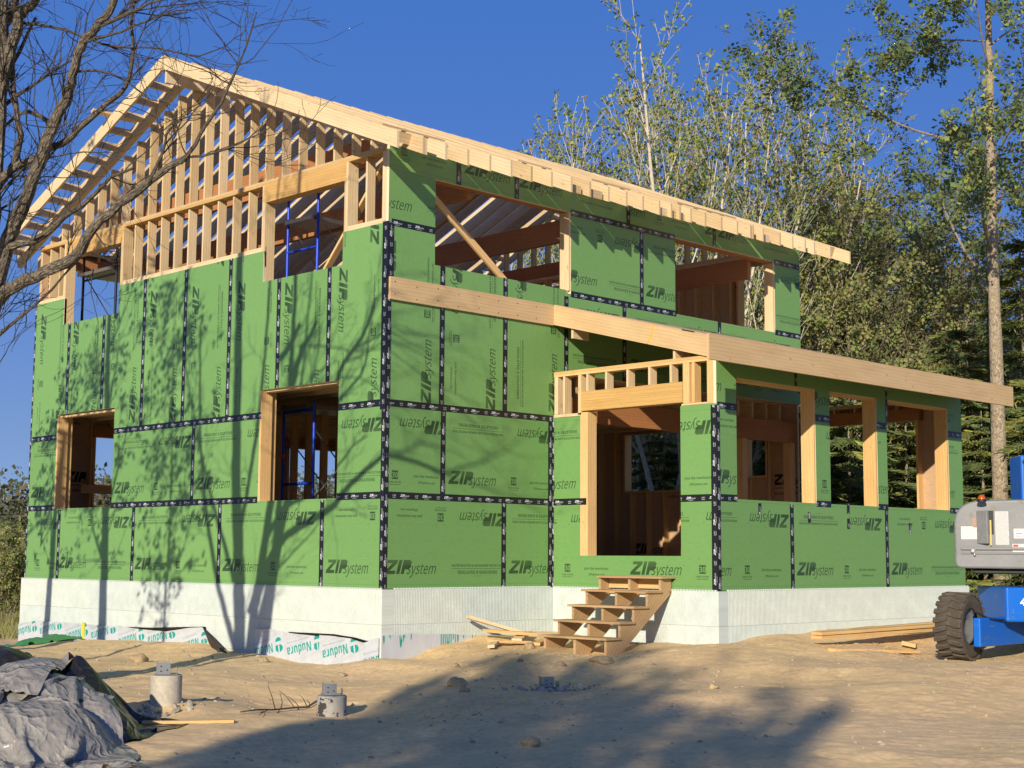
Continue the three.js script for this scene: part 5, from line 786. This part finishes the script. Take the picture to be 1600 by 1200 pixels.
// ---------------------------------------------------------------- boom lift, cut by the right edge
{
  const G = far(1497, 873, 19), gy = groundY(G.x, G.z), wc = V(G.x, gy + 0.425, G.z), lift = thing('boom_lift', 'blue and grey boom lift parked at the right edge beside the porch', 'lift', [wc.x, gy, wc.z], 0);
  const BLUE = std({ roughness: 0.38, map: dataTex(512, 512, (u, v) => { const n = tfbm(u, v, 6, 4, 31) + 0.6 * tfbm(u, v, 34, 2, 7), d = smooth(0.12, 0.42, n) * 0.55, s = Math.abs(tfbm(u, v, 18, 2, 44)) < 0.006 ? 0.35 : 0; return [15 + (150 - 15) * Math.max(d, s), 99 + (132 - 99) * Math.max(d, s), 200 + (104 - 200) * Math.max(d, s)]; }) }), GREY = std({ color: 0x85888a, roughness: 0.45, map: dataTex(512, 512, (u, v) => { const k = 232 + 30 * tfbm(u, v, 5, 4, 3) + 16 * tfbm(u, v, 40, 2, 5), d = smooth(0.15, 0.4, tfbm(u, v, 9, 4, 12)); return [k - 10 * d, k - 24 * d, k - 50 * d]; }) }), RUB = std({ map: dataTex(256, 256, (u, v) => { const k = 1 + 0.5 * tfbm(u, v, 8, 4, 2); return [78 * k, 70 * k, 60 * k]; }), roughness: 0.95 }), DARK = std({ color: 0x1c1d20, roughness: 0.6 });
  // wheels: axis along z in the wheel's own frame
  const body = new THREE.LatheGeometry([[0.23, -0.15], [0.28, -0.17], [0.35, -0.175], [0.40, -0.16], [0.405, 0], [0.40, 0.16], [0.35, 0.175], [0.28, 0.17], [0.23, 0.15]].map(([a, b]) => new THREE.Vector2(a, b)), 56).rotateX(Math.PI / 2), lugs = [];
  for (let k = 0; k < 22; k++) for (const s of [-1, 1]) { const a = (k + (s > 0 ? 0.5 : 0)) / 22 * Math.PI * 2; const sh = new THREE.Shape(); sh.moveTo(-0.018, 0.0); sh.lineTo(0.026, 0.0); sh.lineTo(0.062, 0.12); sh.lineTo(0.06, 0.175); sh.lineTo(0.005, 0.175); sh.lineTo(0.008, 0.12); sh.closePath(); const g = new THREE.ExtrudeGeometry(sh, { depth: 0.03, bevelEnabled: true, bevelSize: 0.004, bevelThickness: 0.005, bevelSegments: 1 }); const M = new THREE.Matrix4().makeRotationZ(a).multiply(new THREE.Matrix4().set(0, 0, 1, 0.392, 1, 0, 0, 0, 0, s, 0, 0, 0, 0, 0, 1)); g.applyMatrix4(M); if (M.determinant() < 0) { const q = g.attributes.position.array; for (let i = 0; i < q.length; i += 9) for (let c = 0; c < 3; c++) [q[i + c], q[i + 6 + c]] = [q[i + 6 + c], q[i + c]]; } g.computeVertexNormals(); lugs.push(g); }
  const tyreG = merged([body, ...lugs]), rimG = new THREE.LatheGeometry([[0.0, -0.03], [0.1, -0.03], [0.12, -0.06], [0.2, -0.05], [0.232, -0.15], [0.236, 0.15], [0.2, 0.09], [0.12, 0.1], [0.1, 0.06], [0, 0.06]].map(([a, b]) => new THREE.Vector2(a, b)), 40).rotateX(Math.PI / 2);
  const wheel = (x, z, turn) => { const w = new THREE.Group(); w.name = 'wheel'; w.position.set(x, 0.425, z); w.rotation.y = turn; lift.add(w); mesh('tyre', tyreG, RUB, w); mesh('rim', rimG, GREY, w); return w; };
  wheel(0, 0, 0.10); wheel(2.5, -0.1, 0); wheel(0.35, 2.0, 0.10); wheel(2.85, 1.95, 0);
  const part = (name, geo, mat, x, y, z, ry = 0) => { const m = mesh(name, geo, mat, lift); m.position.set(x, y, z); m.rotation.y = ry; return m; };
  part('axle_beam', new RoundedBoxGeometry(3.0, 0.36, 0.10, 2, 0.02), BLUE, 1.38, 0.36, 0.245, 0.03); part('axle_beam', new RoundedBoxGeometry(3.0, 0.36, 0.10, 2, 0.02), BLUE, 1.6, 0.37, 1.68, 0.02); part('axle_tube', new RoundedBoxGeometry(0.22, 0.22, 1.6, 2, 0.02), DARK, 2.65, 0.42, 1.0);
  const plate = canvasTex(512, 256, (g, W, H) => { g.fillStyle = '#0f63c8'; g.fillRect(0, 0, W, H); g.fillStyle = '#f2f4f6'; g.font = 'bold 150px sans-serif'; g.save(); g.transform(1, 0, -0.2, 1, 40, 0); g.fillText('4x4', 70, 170); g.restore(); });
  const U = Math.atan2(0.12, 1), cover = part('chassis_cover', new RoundedBoxGeometry(1.7, 0.44, 1.0, 3, 0.03), BLUE, 1.36, 0.70, 0.62, -0.72);
  const sign = mesh('drive_marking', new THREE.PlaneGeometry(0.5, 0.25), std({ map: plate, roughness: 0.4 }), cover); sign.position.set(-0.50, 0.03, 0.503);
  for (const [x, y] of [[0.06, 0.26], [0.06, 0.46], [0.22, 0.26], [0.22, 0.46]]) { const q = part('bolt', new THREE.CylinderGeometry(0.016, 0.016, 0.02, 6).rotateX(Math.PI / 2), GALV, x - 0.05, y, 0.305); q.rotation.y = 0.03; }
  { const h = mesh('hose', tube([V(-0.02, 0.62, 0.2), V(0.15, 0.52, 0.33), V(0.5, 0.50, 0.36), V(1.0, 0.56, 0.34)], 0.014, 0.014, 7), DARK, lift); }
  part('turntable', new THREE.CylinderGeometry(0.5, 0.5, 0.2, 32), DARK, 1.6, 0.98, 1.1);
  // engine cowl swung towards the camera
  const dir = Math.atan2(EYE.x - wc.x, EYE.z - wc.z), cowl = new THREE.Group(); cowl.name = 'engine_cowl'; const left = far(1502, 835, 18.5), c0 = far(1502 + 200, 835, 18.5); c0.lerp(left, 0.0); cowl.position.set(c0.x - wc.x, c0.y - gy, c0.z - wc.z); cowl.rotation.y = dir - 0.12; lift.add(cowl);
  const sh = new THREE.Shape(); const hw = (c0.distanceTo(left)), hh = 0.40; sh.moveTo(-hw + 0.06, -hh); sh.lineTo(hw, -hh - 0.02); sh.lineTo(hw, hh + 0.06); sh.lineTo(-hw + 0.28, hh); sh.quadraticCurveTo(-hw, hh - 0.03, -hw, hh - 0.28); sh.lineTo(-hw, -hh + 0.06); sh.quadraticCurveTo(-hw, -hh, -hw + 0.06, -hh);
  const cg = new THREE.ExtrudeGeometry(sh, { depth: 1.1, bevelEnabled: true, bevelSize: 0.03, bevelThickness: 0.03, bevelSegments: 4, curveSegments: 10 }); cg.translate(0, 0, -1.1); { const p = cg.attributes.position; for (let i = 0; i < p.count; i++) cg.attributes.uv.setXY(i, p.getX(i) / 1.5, p.getY(i) / 1.5 + p.getZ(i) / 1.5); } mesh('shell', cg, GREY, cowl);
  const on = (name, geo, mat, x, y, z) => { const m = mesh(name, geo, mat, cowl); m.position.set(x, y, z); return m; };
  on('lower_lip', new RoundedBoxGeometry(2 * hw - 0.06, 0.035, 0.03, 2, 0.01), GREY, 0.02, -hh + 0.22, 0.04); on('lower_lip', new RoundedBoxGeometry(2 * hw - 0.06, 0.02, 0.02, 2, 0.008), GREY, 0.02, -hh + 0.16, 0.035);
  on('vent_door', new RoundedBoxGeometry(0.16, 0.42, 0.05, 2, 0.012), GREY, -hw + 0.33, 0.09, 0.05).rotation.y = -0.5; on('vent_opening', new THREE.BoxGeometry(0.10, 0.30, 0.01), DARK, -hw + 0.41, 0.15, 0.032); on('foam_edge', new THREE.BoxGeometry(0.02, 0.32, 0.02), std({ color: 0xc9b06a }), -hw + 0.425, 0.02, 0.06);
  on('latch', new RoundedBoxGeometry(0.05, 0.05, 0.04, 2, 0.01), GALV, -hw + 0.2, -hh + 0.19, 0.055); on('latch', new RoundedBoxGeometry(0.03, 0.09, 0.03, 2, 0.01), GALV, -hw + 0.22, -hh + 0.17, 0.05);
  const sticker = (w, h, x, y, seed, bg, warn) => { const t = canvasTex(256, Math.round(256 * h / w), (g, W, H) => { g.fillStyle = bg; g.fillRect(0, 0, W, H); const r = mulberry(seed); g.fillStyle = 'rgba(40,42,46,0.75)'; for (let y2 = 12; y2 < H - 12; y2 += 16) for (let x2 = 12; x2 < W - 20;) { const l = 8 + r() * 34; g.fillRect(x2, y2, l, 5); x2 += l + 8; } if (warn) { g.fillStyle = '#c03a2a'; g.fillRect(10, 10, W * 0.3, H * 0.3); } }); on('sticker', new THREE.PlaneGeometry(w, h), std({ map: t, roughness: 0.5 }), x, y, 0.0325); };
  sticker(0.2, 0.16, -hw + 0.16, 0.02, 4, '#d9dad6'); sticker(0.16, 0.42, -hw + 0.56, 0.08, 5, '#c4c6c4'); sticker(0.5, 0.12, -hw + 0.95, 0.01, 6, '#dcdcd8'); sticker(0.2, 0.10, -hw + 0.78, -0.17, 7, '#d6d4d0', true); sticker(0.07, 0.12, -hw + 0.24, 0.15, 8, '#b08a70');
  on('under_tray', new RoundedBoxGeometry(2 * hw - 0.2, 0.06, 0.95, 2, 0.02), DARK, 0.08, -hh - 0.07, -0.55);
  const bp = far(1534, 782, 18.9), bc = new THREE.Group(); bc.name = 'beacon'; bc.position.set(bp.x - wc.x, bp.y - gy, bp.z - wc.z); lift.add(bc); mesh('base', new THREE.CylinderGeometry(0.055, 0.06, 0.03, 20), DARK, bc); mesh('dome', new THREE.SphereGeometry(0.05, 20, 12, 0, 6.283, 0, 1.571).scale(1, 1.2, 1), new THREE.MeshPhysicalMaterial({ color: 0xd8661a, roughness: 0.2, transmission: 0.4, thickness: 0 }), bc).position.y = 0.015;
  const bo = far(1606, 745, 19.6), boom = part('boom', new RoundedBoxGeometry(0.34, 1.5, 0.5, 3, 0.03), BLUE, bo.x - wc.x + 0.02, bo.y - gy - 0.48, bo.z - wc.z, dir + 0.25); { const hose = tube([V(-0.06, 0.70, 0.27), V(0.0, 0.5, 0.33), V(0.06, 0.2, 0.31), V(0.14, -0.2, 0.29)], 0.022, 0.022, 7); mesh('hose', hose, DARK, boom); const pin = mesh('pin', new THREE.CylinderGeometry(0.03, 0.03, 0.03, 12).rotateX(Math.PI / 2), DARK, boom); pin.position.set(-0.12, 0.66, 0.26); }
  part('boom_arm', new RoundedBoxGeometry(3.4, 0.3, 0.26, 2, 0.02), BLUE, bo.x - wc.x + 1.9, bo.y - gy + 0.1, bo.z - wc.z + 0.6, -0.4);
}
// crumpled tarps: sheet plastic let fall over a heap
function drape(name, label, mat, cx, cz, size, n, slack, bumps, seed, steps = 260, start = 1.1, turn = 0) {
  const r = mulberry(seed), N = n + 1, p = [], o = [], rest = size / n, pos = [];
  for (let j = 0; j < N; j++) for (let i = 0; i < N; i++) { const u = i / n * 2 - 1, v = j / n * 2 - 1, su = u * Math.sqrt(1 - v * v * 0.42) * size / 2 * (1 - slack) * (1 + 0.12 * pn.noise(v * 2, seed, 1)), sv = v * Math.sqrt(1 - u * u * 0.42) * size / 2 * (1 - slack * 0.35) * (1 + 0.12 * pn.noise(u * 2, seed, 9)), x = cx + su * Math.cos(turn) - sv * Math.sin(turn), z = cz + su * Math.sin(turn) + sv * Math.cos(turn), ph = su / 0.34 + 0.9 * pn.noise(su * 1.2, sv * 1.5, seed), y = start + 0.22 * (Math.abs(ph - Math.round(ph)) * 2) * (0.6 + pn.noise(sv * 1.5, seed, su)) + 0.25 * pn.noise(x * 1.6 + seed, z * 1.6, 2); p.push(V(x, y, z)); o.push(V(x, y, z)); }
  const C = [], link = (a, b, l) => C.push([a, b, l]);
  for (let j = 0; j < N; j++) for (let i = 0; i < N; i++) { const a = j * N + i; if (i < n) link(a, a + 1, rest); if (j < n) link(a, a + N, rest); if (i < n && j < n) { link(a, a + N + 1, rest * 1.414); link(a + 1, a + N, rest * 1.414); } if (i < n - 1) link(a, a + 2, rest * 1.9); if (j < n - 1) link(a, a + 2 * N, rest * 1.9); if (i < n - 3) link(a, a + 4, rest * 3.5); if (j < n - 3) link(a, a + 4 * N, rest * 3.5); }
  const floor = (x, z) => { let m = -0.02; for (const [lx, lz, lr, lh, sharp] of bumps) { const d = Math.hypot(x - lx, z - lz) / lr; m = Math.max(m, lh * (sharp ? 1 - d : 1 - d * d * (0.6 + 0.4 * d * d))); } return groundY(x, z) + 0.008 + Math.max(0, m + 0.05 * fbm(x * 3 + seed, z * 3, 4) * smooth(0, 0.1, m)); };
  const gs = 0.03, gx = cx - size, gz = cz - size, gn = Math.ceil(2 * size / gs) + 2, grid = new Float32Array(gn * gn); for (let j = 0; j < gn; j++) for (let i = 0; i < gn; i++) grid[j * gn + i] = floor(gx + i * gs, gz + j * gs);
  const low = (x, z) => { const u = clamp((x - gx) / gs, 0, gn - 1.01), v = clamp((z - gz) / gs, 0, gn - 1.01), i = Math.floor(u), j = Math.floor(v), a = u - i, b = v - j, k = j * gn + i; return (grid[k] * (1 - a) + grid[k + 1] * a) * (1 - b) + (grid[k + gn] * (1 - a) + grid[k + gn + 1] * a) * b; };
  const tmp = V(0, 0, 0);
  for (let s = 0; s < steps; s++) {
    for (let i = 0; i < p.length; i++) { const q = p[i], vx = (q.x - o[i].x) * 0.965, vy = (q.y - o[i].y) * 0.965, vz = (q.z - o[i].z) * 0.965; o[i].copy(q); q.x += vx; q.y += vy - 0.0022; q.z += vz; }
    for (let it = 0; it < 4; it++) for (const [a, b, l] of C) { tmp.subVectors(p[b], p[a]); const d = tmp.length() || 1e-6, k = (l === rest * 1.9 ? (d < l ? 0.12 : 0) : l === rest * 3.5 ? (d < l ? 0.05 : 0) : 0.5) * (d - l) / d * (d < l ? 0.22 : 1); tmp.multiplyScalar(k); p[a].add(tmp); p[b].sub(tmp); }
    for (let i = 0; i < p.length; i++) { const h = low(p[i].x, p[i].z); if (p[i].y < h) { p[i].y = h; p[i].x = o[i].x + (p[i].x - o[i].x) * 0.06; p[i].z = o[i].z + (p[i].z - o[i].z) * 0.06; } }
  }
  for (let s = 0; s < 1; s++) { const c = p.map((q) => q.clone()); for (let j = 1; j < n; j++) for (let i = 1; i < n; i++) { const a = j * N + i; p[a].addScaledVector(c[a - 1].clone().add(c[a + 1]).add(c[a - N]).add(c[a + N]).multiplyScalar(0.25).sub(c[a]), 0.5); } }
  const uv = [], idx = []; p.forEach((q, i) => { pos.push(q.x, q.y, q.z); uv.push((i % N) / n * size, Math.floor(i / N) / n * size); }); for (let j = 0; j < n; j++) for (let i = 0; i < n; i++) { const a = j * N + i; idx.push(a, a + N, a + 1, a + 1, a + N, a + N + 1); }
  const g = new THREE.BufferGeometry(); g.setAttribute('position', new THREE.Float32BufferAttribute(pos, 3)); g.setAttribute('uv', new THREE.Float32BufferAttribute(uv, 2)); g.setIndex(idx); g.computeVertexNormals(); return tag(mesh(numbered(name), g, mat, scene), label, 'tarp');
}
{
  const weave = (base, seed) => dataTex(512, 512, (u, v) => { const k = 1 + 0.22 * tfbm(u, v, 5, 4, seed) + 0.10 * tfbm(u, v, 60, 2, seed + 1); return base.map((c) => c * k); });
  const crease = dataTex(512, 512, (u, v) => { const f = (k, s) => 1 - Math.min(1, Math.abs(tfbm(u, v, k, 1, s)) * 5), a = 150 * Math.pow(f(3, 4), 2) + 90 * Math.pow(f(7, 9), 2) + 50 * f(15, 2); return [a, a, a]; }, false);
  const SILVER = std({ bumpMap: crease, bumpScale: 0.03, map: weave([138, 134, 126], 3), roughness: 0.3, side: THREE.DoubleSide }), BLACK = std({ bumpMap: crease, bumpScale: 0.03, map: weave([34, 33, 32], 8), roughness: 0.3, side: THREE.DoubleSide });
  const under = [[-5.92, 2.95, 0.55, 0.66, true], [-6.55, 3.35, 0.7, 0.52], [-7.3, 3.2, 0.8, 0.52], [-6.85, 3.95, 0.6, 0.36], [-6.25, 3.7, 0.45, 0.32], [-6.3, 2.85, 0.6, 0.54]], over = under.map(([x, z, w, h, k]) => [x, z, w + 0.05, h + 0.035, k]);
  drape('crumpled_tarp', 'black plastic sheet bunched up into a peak at the lower left', BLACK, -6.35, 3.15, 2.5, 64, 0.28, under, 3, 240, 0.0, 0.9);
  drape('crumpled_tarp', 'crumpled grey plastic tarp on the heap at the lower left', SILVER, -7.0, 4.15, 2.1, 60, 0.32, over, 11, 240, 0.0, 0.35);
  drape('crumpled_tarp', 'strip of grey tarp folded over the ridge of the heap', SILVER, -6.75, 2.95, 1.5, 46, 0.42, over.map(([x, z, w, h, k]) => [x, z, w + 0.05, h + 0.04, k]), 17, 220, 0.1, 0.7);
  drape('crumpled_tarp', 'second dark plastic bundle lying behind the grey heap', BLACK, -5.65, 1.0, 1.9, 52, 0.3, [[-5.75, 1.0, 0.65, 0.56], [-5.35, 0.85, 0.45, 0.5, true], [-6.4, 1.3, 0.7, 0.54]], 23, 220, 0.0, 0.6);
  drape('green_sheet', 'green sheet lying at the foot of the foundation far left', std({ color: 0x3f7f45, roughness: 0.6, side: THREE.DoubleSide }), -1.0, -7.6, 1.6, 26, 0.12, [[-0.7, -7.4, 0.6, 0.12]], 29, 120, -0.75);
}


renderer.render(scene, camera);
